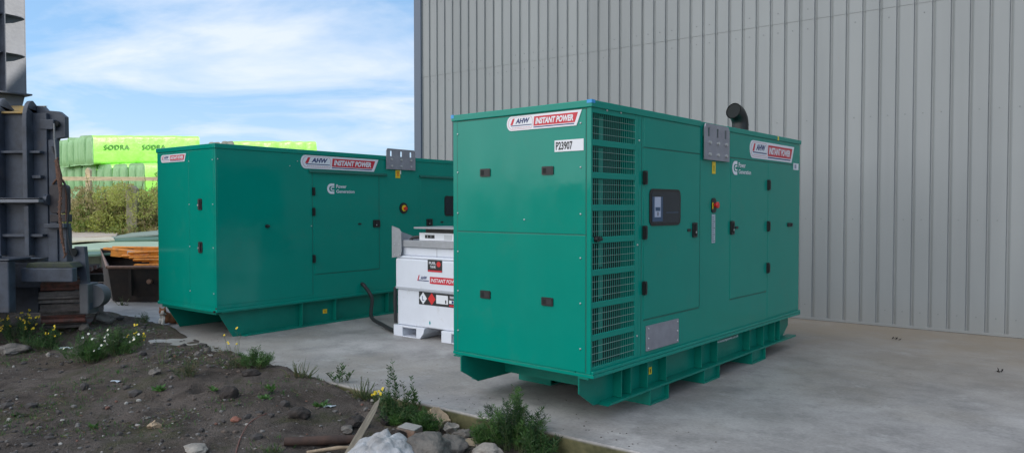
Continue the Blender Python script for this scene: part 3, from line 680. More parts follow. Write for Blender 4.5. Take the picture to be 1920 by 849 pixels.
def bez(pts, n=8):
    pts = [Vector(p) for p in pts]; out = []
    for i in range(len(pts)-1):
        p0 = pts[max(i-1, 0)]; p1 = pts[i]; p2 = pts[i+1]; p3 = pts[min(i+2, len(pts)-1)]
        for k in range(n):
            t = k/n; out.append(.5*((2*p1)+(p2-p0)*t+(2*p0-5*p1+4*p2-p3)*t*t+(3*p1-p0-3*p2+p3)*t**3))
    out.append(pts[-1]); return out
hs = MB(); d2 = Vector((math.cos(R(52.5)), math.sin(R(52.5)), 0)); o2 = Vector((-3.59, 8.9, 0)); q2 = Vector((math.sin(R(52.5)), -math.cos(R(52.5)), 0))
h0 = o2+d2*2.285
hs.tube(bez([h0+Vector((0, 0, .495)), h0+q2*.06+Vector((0, 0, .47)), h0+q2*.16+Vector((.04, .0, .30)), Vector((-1.95, 10.15, .10)), Vector((-1.72, 9.75, .05)), Vector((-1.50, 9.35, .04)), Vector((-1.47, 9.34, .10))]), .026, RUBBER, 8)
ho = hs.build('fuel_hose'); tag(ho, 'black rubber hose hanging from the far generator down to the white tank', 'hose')

# ------------------------------------------------------------------ grey tracked machine at left
MY = 9.3
def mx(px): return (px-960)/F*MY
def mz(py): return at(100, py, MY).z
mc = empty('tracked_crusher', (mx(60), MY, zg(mx(60), MY)), 0, label='dark grey tracked quarry machine with ribbed steel hopper at the left edge', cat='machine')
moff = Vector(mc.location)
class MM(MB):
    def build(s, name, parent=None, bevel=0, seg=2):
        s.v = [tuple(Vector(p)-moff) for p in s.v]; return super().build(name, parent, bevel, seg)
xl = mx(-190)
c = MM(); c.box(xl, mx(90), MY, MY+.05, mz(483), mz(212), STEELD); c.add([(mx(90), MY+.05, mz(483)), (mx(90), MY+.05, mz(212)), (mx(90)-1.7, MY+2.4, mz(212)), (mx(90)-1.7, MY+2.4, mz(483)), (mx(90)-.05, MY+.05, mz(483)), (mx(90)-.05, MY+.05, mz(212)), (mx(90)-1.75, MY+2.4, mz(212)), (mx(90)-1.75, MY+2.4, mz(483))], [(0, 1, 2, 3), (4, 5, 6, 7), (1, 2, 6, 5), (0, 1, 5, 4), (0, 3, 7, 4), (2, 3, 7, 6)], STEELD)
c.box(xl, mx(62), MY-.06, MY+.4, mz(214), mz(210), OCHRE); c.build('hopper_panel', mc, bevel=.006)
c = MM(); c.prism([(MY+.04, mz(212)), (MY+.42, mz(190)), (MY+.46, mz(190)), (MY+.10, mz(214))], xl, mx(50), OCHRE, 0); c.build('hopper_lip', mc)
for px, top in ((8, 184), (61, 189), (-60, 184), (-130, 184)):
    c = MM(); a = mz(top); b = mz(376)
    pts = [(MY, b), (MY-.13, b+.02), (MY-.13, a-.25)]+[(MY-.13+.14*(1-math.cos(R(90*k/5))), a-.25+.25*math.sin(R(90*k/5))) for k in range(1, 6)]+[(MY+.5, a-.35), (MY+.5, mz(213)), (MY, mz(213))]
    c.prism(pts, mx(px)-.028, mx(px)+.028, STEELD, 0); c.build('vertical_rib', mc, bevel=.006)
    c = MM(); c.prism([(MY, mz(478)), (MY-.12, mz(478)), (MY-.12, mz(386)), (MY, mz(381))], mx(px)-.028, mx(px)+.028, STEELD, 0); c.build('vertical_rib', mc, bevel=.006)
for py, hh, dd in ((286, .03, .09), (441, .035, .09)):
    c = MM(); c.box(xl, mx(85 if py == 286 else 88), MY-dd, MY, mz(py)-hh/2, mz(py)+hh/2, STEELD); c.build('horizontal_rib', mc, bevel=.005)
c = MM(); c.box(mx(67), mx(84), MY-.07, MY, mz(332)-.02, mz(332)+.02, STEELD); c.build('horizontal_rib', mc, bevel=.005)
c = MM(); c.box(xl, mx(90), MY-.18, MY, mz(380), mz(374), STEELG); c.box(xl, mx(89), MY-.16, MY, mz(372.5), mz(371), STEELD); c.build('waist_flange', mc, bevel=.004)
c = MM(); c.prism([(mx(66), mz(197)), (mx(78), mz(198)), (mx(85), mz(206)), (mx(108), mz(208)), (mx(120), mz(218)), (mx(120), mz(257)), (mx(104), mz(259)), (mx(98), mz(272)), (mx(92), mz(285)), (mx(66), mz(285))], MY+.06, MY+.14, STEELD, 1)
c.box(mx(78), mx(104), MY-.012, MY+.058, mz(243), mz(224), STEELD); c.build('side_ear', mc, bevel=.008)
c = MM(); c.tube([(mx(106), MY+.07, mz(232)), (mx(106), MY+.01, mz(232))], .035, VOID, 14); c.build('pin_hole', mc)
c = MM(); c.box(mx(91), mx(105), MY+.015, MY+.10, mz(500), mz(262), STEELD); c.build('rear_column', mc, bevel=.006)
c = MM(); c.rrect(mx(93), mx(124), mz(400), mz(346), .05, MY+.0, MY+.11, mat('grimy_motor', (.05, .042, .045), .6, var=.3, vscale=20), axis=1); c.tube([(mx(88), MY-.02, mz(375)), (mx(95), MY-.02, mz(375))], .07, STEELD, 12)
c.box(mx(93), mx(126), MY+.0, MY+.11, mz(416), mz(402), mat('grimy_motor', (0, 0, 0))); c.build('hydraulic_motor', mc, bevel=.008)
c = MM(); c.box(mx(91), mx(129), MY-.10, MY+.05, mz(427), mz(419), STEELD); c.build('bracket_shelf', mc, bevel=.005)
c = MM(); c.box(mx(91), mx(126), MY-.02, MY+.10, mz(492), mz(427), STEELD); c.box(mx(109), mx(111), MY-.045, MY-.02, mz(490), mz(430), STEELD); c.build('side_box', mc, bevel=.006)
c = MM(); c.box(xl, mx(70), MY-.55, MY-.42, mz(587)+.08, mz(487)+.02, STEELD); c.box(xl, mx(72), MY-.56, MY-.15, mz(487)+.022, mz(487)+.05, STEELD); c.box(mx(25), mx(45), MY-.55, MY-.4, mz(483)+.03, mz(478)+.03, STEELD); c.build('front_guard', mc, bevel=.015)
c = MM(); c.box(mx(66), mx(161), MY-.30, MY-.2, mz(524), mz(499), STEELD); c.prism([(mx(70), mz(499)), (mx(158), mz(499)), (mx(150), mz(490)), (mx(74), mz(490))], MY-.25, MY-.02, mat('mossy_deck', (.075, .085, .04), .9, col2=(.045, .05, .05), vscale=7), 1); c.build('deck_beam', mc, bevel=.01)
c = MM(); c.prism([(mx(136), mz(500)), (mx(140), mz(462)), (mx(159), mz(462)), (mx(164), mz(530)), (mx(168), mz(580)), (mx(152), mz(580)), (mx(149), mz(520))], MY-.02, MY+.05, STEELD, 1); c.tube([(mx(141), MY-.03, mz(472)), (mx(141), MY-.06, mz(472))], .05, VOID, 12); c.build('leg_bracket', mc, bevel=.006)
c = MM(); c.tube([(mx(167), MY+.06, mz(556)), (mx(167), MY+.22, mz(556))], .145, mat('worn_drum', (.10, .10, .105), .6, var=.2, vscale=8), 28); c.box(mx(150), mx(167), MY-.05, MY+.2, mz(588), mz(531), mat('worn_drum', (0, 0, 0))); c.build('drum_cover', mc, bevel=.015)
# track
tc_ = empty('track', (0, 0, 0)); tc_.parent = mc
RR = .34; YC = MY-.10+RR; ZC = mz(612)+RR-.02
xa, xb = mx(74), mx(147)
c = MM(); 
def stadium(s):
    per_arc = PI*RR; Ls = .7
    tot = 2*per_arc+2*Ls; s = s % tot
    if s < per_arc:
        a = PI/2+s/RR; return (YC+RR*math.cos(a), ZC+RR*math.sin(a), a)
    s -= per_arc
    if s < Ls: return (YC+s, ZC-RR, -PI/2)
    s -= Ls
    if s < per_arc:
        a = -PI/2+s/RR; return (YC+Ls+RR*math.cos(a), ZC+RR*math.sin(a), a)
    s -= per_arc; return (YC+Ls-s, ZC+RR, PI/2)
tot = 2*PI*RR+1.4; NP = 23
for k in range(NP):
    y, z, a = stadium(tot*k/NP+.02); w = tot/NP*.46
    m = (RUST, TRACKG, RUST, TRACKG, TRACKG)[k % 5]
    ny, nz_ = math.cos(a), math.sin(a); ty, tz = -nz_, ny
    def q(u, h): return (y+ty*u+ny*h, z+tz*u+nz_*h)
    jt = random.uniform(-.012, .012)
    c.prism([q(-w, 0), q(w, 0), q(w, .02), q(w*.5, .02), q(w*.25, .055), q(-w*.1, .055), q(-w*.25, .02), q(-w, .02)], xa+jt, xb+jt, m, 0)
to = c.build('track_pads', mc); 
bpy.data.objects.remove(tc_); to.name = 'track'; to.rotation_euler = (0, 0, R(20))
c = MM(); c.box(xa+.14, xb-.14, YC-.1, YC+.7, ZC-.2, ZC+.2, STEELD); c.tube([(xa+.12, YC, ZC), (xb-.12, YC, ZC)], .29, TRACKG, 24); c.build('track_frame', mc).rotation_euler = (0, 0, R(20))
c = MM(); c.box(xl, mx(50), MY+.2, MY+1.2, mz(590), mz(487), STEELD); c.box(xl, mx(100), MY+.1, MY+.5, mz(540), mz(495), STEELD); c.build('chassis', mc)
# second track, further left
c = MM(); c.box(xl-.4, xl, MY-.1, MY+2.5, mz(612), mz(545), TRACKG); c.build('track', mc)
# chain and cables
ch = MM(); pth = [(mx(106), MY-.02, mz(232)), (mx(109), MY-.05, mz(262)), (mx(112), MY-.05, mz(300)), (mx(117), MY-.05, mz(330)), (mx(120), MY-.06, mz(360)), (mx(121), MY-.1, mz(400)), (mx(124), MY-.1, mz(440)), (mx(130), MY-.1, mz(478))]
ch.tube(pth[:3], .009, mat('dull_wire', (.22, .22, .22), .5), 6); ch.tube(pth[2:], [.018, .036, .018, .014, .020, .010], mat('rusty_chain', (.17, .085, .055), .8, var=.4, vscale=30, bump=1, bscale=60, bdist=.02), 7)
for k in range(22):
    t = 2+k/21*(len(pth)-3); i = min(int(t), len(pth)-2); p = Vector(pth[i]).lerp(Vector(pth[i+1]), t-i)
    a = random.uniform(0, PI); d = Vector((math.cos(a)*.022, math.sin(a)*.015, .03)); ch.tube([p-d, p+d], .011, MATS['rusty_chain'], 6)
ch.build('rusty_chain', mc)
ca = MM(); ca.tube(bez([(mx(118), MY, mz(338)), (mx(127), MY-.02, mz(352)), (mx(130), MY, mz(380)), (mx(128), MY-.02, mz(420)), (mx(133), MY-.05, mz(455)), (mx(140), MY-.05, mz(480))]), .013, RUBBER, 6)
ca.tube(bez([(mx(112), MY, mz(300)), (mx(105), MY-.02, mz(285)), (mx(100), MY, mz(275))]), .012, RUBBER, 6)
ca.tube(bez([(mx(100), MY, mz(345)), (mx(114), MY-.03, mz(335)), (mx(124), MY, mz(350)), (mx(124), MY, mz(415))]), .012, MATS['rusty_chain'], 6); ca.build('cable', mc)

# ribbed steel column lying above the machine
TP = at(4, 177, 9.7); tw = empty('ribbed_steel_column', TP, R(90-37), label='light grey ribbed steel column rising from the top of the dark machine', cat='steel column')
c = MB(); wd = .275
c.box(0, wd, .0, .02, .02, 3.2, STEELG); c.box(-.012, .0, -.16, .3, .02, 3.2, STEELD); c.box(wd, wd+.012, -.0, .3, .02, 3.2, STEELG); c.box(-.3, -.012, .06, .10, .02, 3.2, STEELD); c.build('web', tw, bevel=.002)
for zz in (.53, 1.03, 1.55, 2.07, 2.6):
    c = MB(); c.prism([(0, -.15), (.12, -.135), (.20, -.10), (wd, -.02), (wd, 0), (0, 0)], zz, zz+.014, STEELG, 2); c.build('stiffener', tw)
    c = MB(); c.box(-.29, -.014, -.1, .06, zz, zz+.014, STEELD); c.build('stiffener', tw)
c = MB(); c.box(-.35, wd+.02, -.17, .32, 0, .022, STEELD); c.build('foot_flange', tw, bevel=.003)
c = MB(); c.prism([(-.30, .0), (wd-.01, .0), (wd-.05, -.17), (.05, -.40), (-.3, -.40)], .0, .28, STEELG, 1)
c.build('neck', tw, bevel=.003)

# ------------------------------------------------------------------ skip with barriers
SK = Vector((-6.83, 12.50, 0)); sk = empty('rusty_skip', SK, 0, label='dark rusty open skip full of orange barriers behind the far generator', cat='skip')
c = MB(); LS = 3.1; 
bot = [(.02, .0, .02), (LS-.3, .0, .02), (LS-.3, 1.7, .02), (-1.15, 1.8, .02)]
top = [(.0, -.12, .60), (LS, -.12, .60), (LS, 1.9, .76), (-1.25, 1.9, .78)]
vs = bot+top+[(a*1.0+(.03 if a < 1 else -.03), b+(.03 if b < 1 else -.03), c_) for a, b, c_ in top]+[(a, b+(.02 if b < 1 else -.02), .05) for a, b, c_ in bot]
c.add(vs, [(0, 1, 5, 4), (1, 2, 6, 5), (2, 3, 7, 6), (3, 0, 4, 7), (0, 3, 2, 1), (12, 13, 14, 15), (8, 9, 13, 12), (9, 10, 14, 13), (10, 11, 15, 14), (11, 8, 12, 15), (4, 5, 9, 8), (5, 6, 10, 9), (6, 7, 11, 10), (7, 4, 8, 11)], SKIPM)
for x in (.35, 1.1, 1.9, 2.6): c.box(x, x+.05, -.13, -.06, .12, .58, SKIPM)
c.build('skip_body', sk)
c = MB(); c.tube([top[0], top[1], top[2], top[3], top[0]], .028, SKIPE, 8); c.build('rim', sk)
c = MB(); c.box(.2, LS-.3, -.02, .0, .0, .10, SKIPM); c.tube([(.7, -.14, .36), (.7, -.05, .36)], .04, SKIPE, 10); c.build('base_rail', sk)
# barriers
def barrier(i, x0, x1, y, z, tilt, lab, rot=0):
    o = empty('orange_barrier', SK+Vector(((x0+x1)/2, y, z)), rot, label=lab, cat='barrier', group='orange barriers lying in the skip')
    o.rotation_euler = (0, tilt, rot); h = (x1-x0)/2
    s = MB(); s.tube([(-h, 0, .05), (h, 0, .05)], .024, ORANGE, 8); s.tube([(-h, .30, .03), (h, .30, .03)], .024, ORANGE, 8)
    s.tube([(-h, 0, .05), (-h-.03, .15, .045), (-h, .30, .03)], .022, ORANGE, 8); s.tube([(h, 0, .05), (h, .30, .03)], .022, ORANGE, 8); s.build('outer_tube', o)
    s = MB()
    for k in range(int(2*h/.14)): s.tube([(-h+.1+k*.14, 0, .05), (-h+.1+k*.14, .3, .03)], .009, ORANGE, 6)
    s.build('bars', o)
    s = MB(); s.box(-h*.2, h*.05, -.028, -.02, .0, .06, LITTER if i % 2 else ORANGE); s.box(-h*.75, h*.9, -.018, .018, -.07, .045, ORANGE); s.build('panel_board', o)
labs = ['lowest orange barrier along the front rim of the skip', 'orange barrier lying second from the skip rim', 'orange barrier third from the front with pale tag', 'orange barrier in the middle of the skip heap', 'orange barrier near the top of the skip heap', 'tilted orange barrier on the very top of the heap', 'rearmost orange barrier at the back of the skip', 'short orange barrier poking out at the skip left end']
for i, (a, b, y, z, t) in enumerate([(.45, 3.0, .02, .50, 0), (.35, 3.0, .10, .58, -.01), (.3, 2.95, .22, .64, .01), (.15, 2.9, .35, .70, -.012), (-.1, 2.8, .5, .74, -.03), (.1, 2.9, .45, .82, -.045), (-.6, 2.6, 1.1, .80, .01), (-.55, .55, .75, .76, .10)]):
    barrier(i, a, b, y, z, t, labs[i], rot=R(random.uniform(-3, 3)))
c = MB(); c.box(0, .04, -.16, .9, .0, .36, RUBBER); o = c.build('black_strap'); o.location = SK+Vector((1.02, .02, .54)); tag(o, 'black strap over the orange barriers in the skip', 'strap')

# ------------------------------------------------------------------ sheet pile
def sheet(name, p, lab, m, th=.035, cat='sheet'):
    # p: four corners as (px, py, depth)
    P = [at(*q) for q in p]; n = (P[1]-P[0]).cross(P[3]-P[0]).normalized()
    if n.z < 0: n = -n
    cen = sum(P, Vector())/4; s = MB(); V = []
    NS = 8
    for h in (0, -th):
        for j in range(NS+1):
            for i in range(NS+1):
                a = P[0].lerp(P[1], i/NS); b = P[3].lerp(P[2], i/NS); q = a.lerp(b, j/NS)-cen+n*h
                q.z += .03*noise.noise(q*1.1+Vector((lab.__len__(), 0, 0))); V.append(q)
    K = (NS+1)**2; fs = []
    for j in range(NS):
        for i in range(NS):
            a = j*(NS+1)+i; fs += [(a, a+1, a+NS+2, a+NS+1), (K+a, K+a+NS+1, K+a+NS+2, K+a+1)]
    for i in range(NS):
        for a, b in ((i, i+1), (NS*(NS+1)+i, NS*(NS+1)+i+1), (i*(NS+1), (i+1)*(NS+1)), (i*(NS+1)+NS, (i+1)*(NS+1)+NS)): fs.append((a, b, K+b, K+a))
    s.add(V, fs, m); o = s.build(name); o.location = cen; tag(o, lab, cat, 'loose sheets piled beyond the skip'); return o
sheet('cladding_sheet', [(100, 470, 15.2), (330, 462, 15.2), (320, 446, 17.6), (100, 455, 17.6)], 'wide pale green sheet lying across the front of the pile', SHEETP)
sheet('cladding_sheet', [(110, 455, 16.8), (215, 448, 16.8), (205, 441, 18.6), (110, 443, 18.6)], 'cream sheet at the left of the pile', SHEETC)
sheet('cladding_sheet', [(110, 446, 18.0), (218, 441, 18.0), (222, 436, 19.6), (112, 431, 19.6)], 'pinkish beige sheet at the back left of the pile', SHEETB)
sheet('cladding_sheet', [(205, 452, 16.8), (330, 446, 16.8), (330, 434, 18.4), (235, 440, 18.4)], 'mid green sheet lying on the right of the pile', SHEETG)
sheet('cladding_sheet', [(190, 447, 17.4), (330, 437, 17.4), (330, 429, 19.0), (245, 436, 19.0)], 'greyish green sheet tilted up at the top right of the pile', mat('grey_green_panel', (.30, .36, .30), .5, var=.15))
sheet('cladding_sheet', [(140, 478, 14.2), (330, 474, 14.2), (330, 462, 15.6), (140, 468, 15.6)], 'dark green sheet edge low at the front of the pile', SHEETG)
c = MB(); pc = at(225, 470, 17.0); c.box(-3.2, 3.2, -1.2, 1.4, -.2, .60, mat('pile_core', (.12, .14, .10), .8, var=.3, vscale=3)); o = c.build('sheet_stack', bevel=.02); o.location = (pc.x, pc.y+.4, 0); tag(o, 'low dark stack under the loose coloured sheets beyond the skip', 'stack')

# ------------------------------------------------------------------ foliage helpers
def leaf(mb, p, d, ln, wd, m, up=None):
    d = d.normalized(); s = d.cross(up or Vector((random.uniform(-1, 1), random.uniform(-1, 1), random.uniform(-.2, 1)))).normalized()*wd
    mb.add([p, p+d*ln*.5+s, p+d*ln, p+d*ln*.5-s], [(0, 1, 2, 3)], m)
def rnd(r=1.): 
    while True:
        v = Vector((random.uniform(-1, 1), random.uniform(-1, 1), random.uniform(-1, 1)))
        if v.length < 1: return v*r
def bush(px, py_top, Yd, rx, rz, n, lab):
    base = at(px, 400, Yd); zb = zg(base.x, base.y); topz = at(px, py_top, Yd).z; h = topz-zb
    o = empty('hedge_bush', (base.x, base.y, zb), 0, label=lab, cat='bush', group='scrubby bushes on the bank')
    f = MB(); t = MB()
    cl = []
    for k in range(26):
        v = rnd(); cl.append((Vector((v.x*rx, v.y*1.0, h*.5+v.z*h*.46)), random.uniform(.28, .5), random.random()))
    for c_, r, sh in cl:
        t.tube([(c_.x*.4, c_.y*.3, .0), (c_.x*.8, c_.y*.7, c_.z*.6), c_], [.03, .02, .006], TWIG, 5)
        m = BUSHM[0] if sh < .4 else (BUSHM[1] if sh < .75 else BUSHM[2])
        for k in range(n//26):
            v = rnd(); v = v.normalized()*(v.length**.4)*r; p = c_+v
            if p.z < .02: continue
            leaf(f, p, v+rnd(.6)+Vector((0, 0, .4)), random.uniform(.04, .085), random.uniform(.013, .022), m)
    for k in range(int(rx*6)):
        x = random.uniform(-rx, rx); a = Vector((x, random.uniform(-.6, .6), h*.7)); b = a+Vector((random.uniform(-.25, .25), random.uniform(-.2, .2), h*.3+random.uniform(0, .22)))
        t.tube([a, a.lerp(b, .5)+rnd(.04), b], [.012, .009, .003], TWIG, 4)
        for j in range(10): leaf(f, a.lerp(b, j/10), rnd()+Vector((0, 0, .5)), .06, .016, BUSHM[0])
    f.build('foliage', o); t.build('stems', o)
bush(150, 358, 20.2, 1.1, 1, 14000, 'sunlit scrub bush just right of the dark machine')
bush(205, 347, 20.4, 1.0, 1, 14000, 'scrub bush left of the weathered square post')
bush(268, 338, 20.2, 1.1, 1, 14000, 'tallest scrub bush right of the weathered square post')
bush(325, 348, 21.2, 1.0, 1, 9000, 'scrub bush half hidden by the far generator')

# fence
fe_p = at(167, 388, 22.6); zf = zg(fe_p.x, fe_p.y)
fe = empty('timber_fence', (fe_p.x, fe_p.y, zf), R(4), label='new timber post and rail fence above the scrub bushes', cat='fence')
hp = at(167, 319, 22.6).z-zf; hr = at(167, 336, 22.6).z-zf
for i, x in enumerate((-1.62, 0, 2.3)):
    s = MB(); s.box(x-.07, x+.07, -.06, .06, -.2, hp, WOOD); s.prism([(x-.07, hp), (x+.07, hp), (x, hp+.07)], -.07, .07, WOOD, 1); s.build('post', fe)
s = MB(); s.box(-4, 3.4, -.10, -.07, hr-.05, hr+.07, WOOD); s.build('rail', fe); s = MB(); s.box(-4, 3.4, -.10, -.07, hr-.75, hr-.60, WOOD); s.build('rail', fe)
pp = at(249, 400, 19.75); zp = zg(pp.x, pp.y); hz_ = at(249, 354, 19.75).z-zp
s = MB(); s.prism([(-.13, 0), (.13, 0), (.13, hz_), (.05, hz_+.08), (-.07, hz_+.08), (-.13, hz_)], -.12, .12, POST, 1); o = s.build('gate_post', bevel=.01); o.location = (pp.x, pp.y, zp); o.rotation_euler = (0, 0, R(12)); tag(o, 'weathered square post with sloped top standing in the scrub', 'post')

# ------------------------------------------------------------------ wrapped timber packs
AX = R(60)     # long axis heading: az 30 -> math angle 60
def pack(corner_px, Yd, ztop, hh, L, lab, wd=1.08, side=LIME, end=PACKEND, txt=True, slope=.055):
    p = at(corner_px, 380, Yd); o = empty('wrapped_timber_pack', (p.x, p.y, ztop-hh), AX, label=lab, cat='timber pack', group='green wrapped timber packs beyond the fence')
    def wob1(q): return noise.noise(q*1.6+Vector((corner_px*.37, 0, 0)))*.09-abs(noise.noise(Vector((q.x*1.1-q.z*1.3+corner_px, q.y, 0))))*.10-.05*max(0, 1-abs((q.x % 1.75)-.2)*9)
    amp = .4 if txt else 1.
    def wob(q): return wob1(q)*amp
    s = MB(); n = 40; m = 10; rad = .17
    # section: y from 0 (right/visible side) to wd (left), rounded; swept along x, film wrinkles by noise
    sec = []
    for cy, cz, a0 in ((rad, rad, 180+90), (rad, hh-rad, 180), (wd-rad, hh-rad, 90), (wd-rad, rad, 0)):
        for k in range(4): 
            a = R(a0-90*k/3); sec.append((cy+rad*math.cos(a), cz+rad*math.sin(a)))
    K = len(sec); V = []
    for i in range(n+1):
        x = L*i/n
        for (y, z) in sec:
            q = Vector((x, y, z)); w_ = wob(q)
            yc, zc = y-wd/2, z-hh/2; V.append((x, y+w_*yc/(wd/2), z+w_*.6*zc/(hh/2)+slope*x))
    s.add(V, [(i*K+k, i*K+(k+1) % K, (i+1)*K+(k+1) % K, (i+1)*K+k) for i in range(n) for k in range(K)], side, True)
    s.add([V[n*K+k] for k in range(K)], [tuple(range(K))], side); s.add([V[k] for k in range(K)], [tuple(range(K))], end)
    s.build('film_wrap', o)
    # pleated end: two pillows
    e = MB()
    for a, b in ((.02, wd*.5), (wd*.5, wd-.02)):
        N1 = 12; N2 = 8; V = []
        for j in range(N2+1):
            for i in range(N1+1):
                u, v = i/N1, j/N2; bulge = (abs(math.sin(PI*u))**.3)*(abs(math.sin(PI*v))**.22)*.09
                y = a+(b-a)*u; z = .03+(hh-.06-.14*abs(2*u-1)**5-.05*math.sin(corner_px+a*9))*v
                V.append((.012-bulge-.02*noise.noise(Vector((y*9+corner_px, z*.8, 0)))*min(1, bulge*20), y, z))
        e.add(V, [(j*(N1+1)+i, j*(N1+1)+i+1, (j+1)*(N1+1)+i+1, (j+1)*(N1+1)+i) for j in range(N2) for i in range(N1)], end, True)
    e.build('pleated_end', o)
    if txt:
        for k in range(int(L/1.75)):
            x = .45+k*1.75; sl_ = slope*x
            t = MB().frame((x, 0, hh*.5+sl_), (1, 0, slope), (0, 0, 1), (0, -1, 0)); t.text('SODRA', 0, 1.15, 0, .22, PRINTG, 0, fat=.03, spacing=1.2); t.v = [(vx, -.045-wob(Vector((vx, 0, min(hh-.2, vz-slope*vx)))), vz) for vx, vy, vz in t.v]; t.build('lettering', o)
    return o
rowY = 30.0
z1 = 3.46; H1 = 1.20; TS = 1.09
C0 = at(272, 388, 30)
def cpx(k): # corner px and depth of the k-th neighbour to the left
    x = C0.x-.866*1.12*k; y = 30+.5*1.12*k; return 960+F*x/y, y
names = ['first', 'second', 'third', 'fourth', 'fifth', 'sixth']
for k in range(6):
    a, y = cpx(k); pack(a, y, z1+random.uniform(-.05, .03), H1, 5.2, '%s wrapped pack from the right in the middle tier' % names[k], side=LIME if k != 4 else LIMEDK, txt=(k == 0))
for k in range(3, 6):
    a, y = cpx(k); pack(a, y, z1-TS, H1, 5.2, '%s wrapped pack in the bottom tier, seen below the fence rail' % {3: 'right hand', 4: 'middle', 5: 'left hand'}[k], side=LIMEDK, txt=False)
for k in range(0, 3):
    a, y = cpx(k); pack(a, y, z1-TS, H1, 5.2, 'wrapped pack hidden behind the bushes under the %s middle tier pack' % names[k], side=LIMEDK, txt=False)
c_ = at(177, 253, 31.2); pack(177, 31.2, c_.z, 1.28, 5.2, 'bright lime wrapped pack on top with long printed side', slope=.075)
c_ = at(154, 257, 31.8); pack(154, 31.8, c_.z, 1.24, 5.0, 'wrapped pack with pale pleated end left of the bright top pack', side=LIMEDK, txt=False)
c_ = at(131, 262, 32.2); pack(131, 32.2, c_.z, 1.22, 5.0, 'leftmost green wrapped pack on top, beside the machine ear', side=LIMEDK, txt=False)
c_ = at(440, 264, 40); pack(440, 40, c_.z, 1.1, 6.2, 'lime wrapped pack far beyond, showing just above the far generator roof', end=mat('grey_pallet_end', (.30, .28, .24), .8, var=.2), txt=False, slope=.075)
c_ = at(440, 264, 40); p_ = pack(415, 40.8, c_.z+.02, 1.1, 5.0, 'greyish pack end peeping above the far generator roof', side=MATS['grey_pallet_end'], end=MATS['grey_pallet_end'], txt=False, slope=.0)
# supporting stack under them so nothing floats
for k, (px, y, lab) in enumerate(((440, 40, 'lower lime pack under the far lime pack'), (415, 40.8, 'lower grey pack under the far grey pack'))):
    pack(px, y, at(440, 264, 40).z-1.15, 1.1, 5.0, lab, txt=False, side=LIMEDK)

# ------------------------------------------------------------------ rocks, rubble
def rock(px, py, w, h, m, name, lab, cat='rock', seed=0, fl=.5, sharp=.5, dep=None, rz=None, zoff=0.):
    p = G(px, py); sz = w*p.y/F/2; hz2 = h*p.y/F/2
    me = bpy.data.meshes.new(name); bm = bmesh.new(); bmesh.ops.create_icosphere(bm, subdivisions=4, radius=1)
    sv = Vector((seed*3.7+px*.11, py*.13, seed)); rr = random.Random(px*7+py)
    cuts = [(Vector((rr.uniform(-1, 1), rr.uniform(-1, 1), rr.uniform(-1, 1))).normalized(), rr.uniform(.55, .85)) for _ in range(9)]
    for v in bm.verts:
        c = v.co.copy()
        for n_, d in cuts:
            q = c.dot(n_)
            if q > d: c -= n_*(q-d)*sharp*1.7
        c += v.co*(noise.noise(v.co*1.5+sv)*.25+noise.noise(v.co*4+sv)*.07+noise.noise(v.co*10+sv)*.03)
        v.co = Vector((c.x*sz, c.y*(dep or sz*.8), c.z*hz2))
    bm.to_mesh(me); bm.free(); me.materials.append(m); me.polygons.foreach_set('use_smooth', [sharp < .3]*len(me.polygons))
    o = bpy.data.objects.new(name, me); COL.objects.link(o); o.location = (p.x, p.y+(dep or sz*.8)*.3, p.z+hz2*.45+zoff); o.rotation_euler = (0, 0, rz if rz is not None else rr.uniform(-.5, .5)); tag(o, lab, cat, 'stones lying on the dirt'); return o
rock(22, 664, 62, 26, ROCK, 'stone', 'flat brown grey stone at the left edge below the yellow flowers')
rock(290, 702, 22, 20, ROCK, 'stone', 'upright grey stone alone in the middle left dirt')
rock(288, 803, 30, 24, ROCKT, 'stone', 'small tan stone chunk near the bottom left', sharp=.8)
rock(362, 846, 56, 16, ROCKP, 'stone', 'flat pale stone at the bottom edge left of the brown log')
rock(428, 748, 38, 34, ROCKD, 'soil_clod', 'dark round clod of soil beside small leaves', 'clod', sharp=.2)
rock(560, 782, 44, 26, ROCKD, 'soil_clod', 'low brown clod in the dirt right of the reddish stone', 'clod', sharp=.2)
rock(441, 788, 20, 12, ROCKR, 'stone', 'small reddish stone left of the brown clod')
rock(822, 803, 58, 52, ROCKT, 'stone', 'big angular tan stone against the slab edge', sharp=.9)
rock(797, 862, 125, 62, ROCK, 'boulder', 'broad brown boulder right of the white sheet at the bottom edge', 'boulder', sharp=.4)
rock(845, 848, 70, 44, ROCK, 'stone', 'grey rounded stone at the right end of the boulder', sharp=.5)
rock(818, 822, 30, 22, ROCK, 'stone', 'small grey stone between brick and flat slabs', sharp=.8)
rock(846, 816, 36, 30, ROCKP, 'stone', 'leaning flat grey slab, left of its twin', sharp=.9, rz=.5)
rock(866, 822, 44, 30, ROCK, 'stone', 'flat grey slab stone left of the tall weeds', sharp=.9, rz=-.3)
rock(872, 832, 60, 10, ROCKT, 'stone', 'thin flat stone lying below the grey slabs', sharp=.7)
rock(915, 856, 62, 30, ROCKP, 'stone', 'pale brown stone at the bottom edge under the tall weeds', sharp=.5)
rock(742, 822, 44, 24, ROCKD, 'stone', 'dark stone behind the white sheet', sharp=.7)
rock(723, 798, 22, 26, ROCKD, 'stone', 'small dark stone right of the wooden stake', sharp=.7)
rock(668, 800, 60, 26, ROCKD, 'stone', 'dark low rubble lump left of the wooden stake', sharp=.6)
rock(869, 782, 15, 20, ROCKD, 'stone', 'small dark upright stone against the mossy slab edge', sharp=.8)
rock(875, 796, 18, 12, ROCKP, 'stone', 'little pale chip just below the mossy slab edge', sharp=.8)
rock(897, 808, 12, 16, ROCKP, 'stone', 'tiny pale chip at the left side of the tall weeds', sharp=.8)
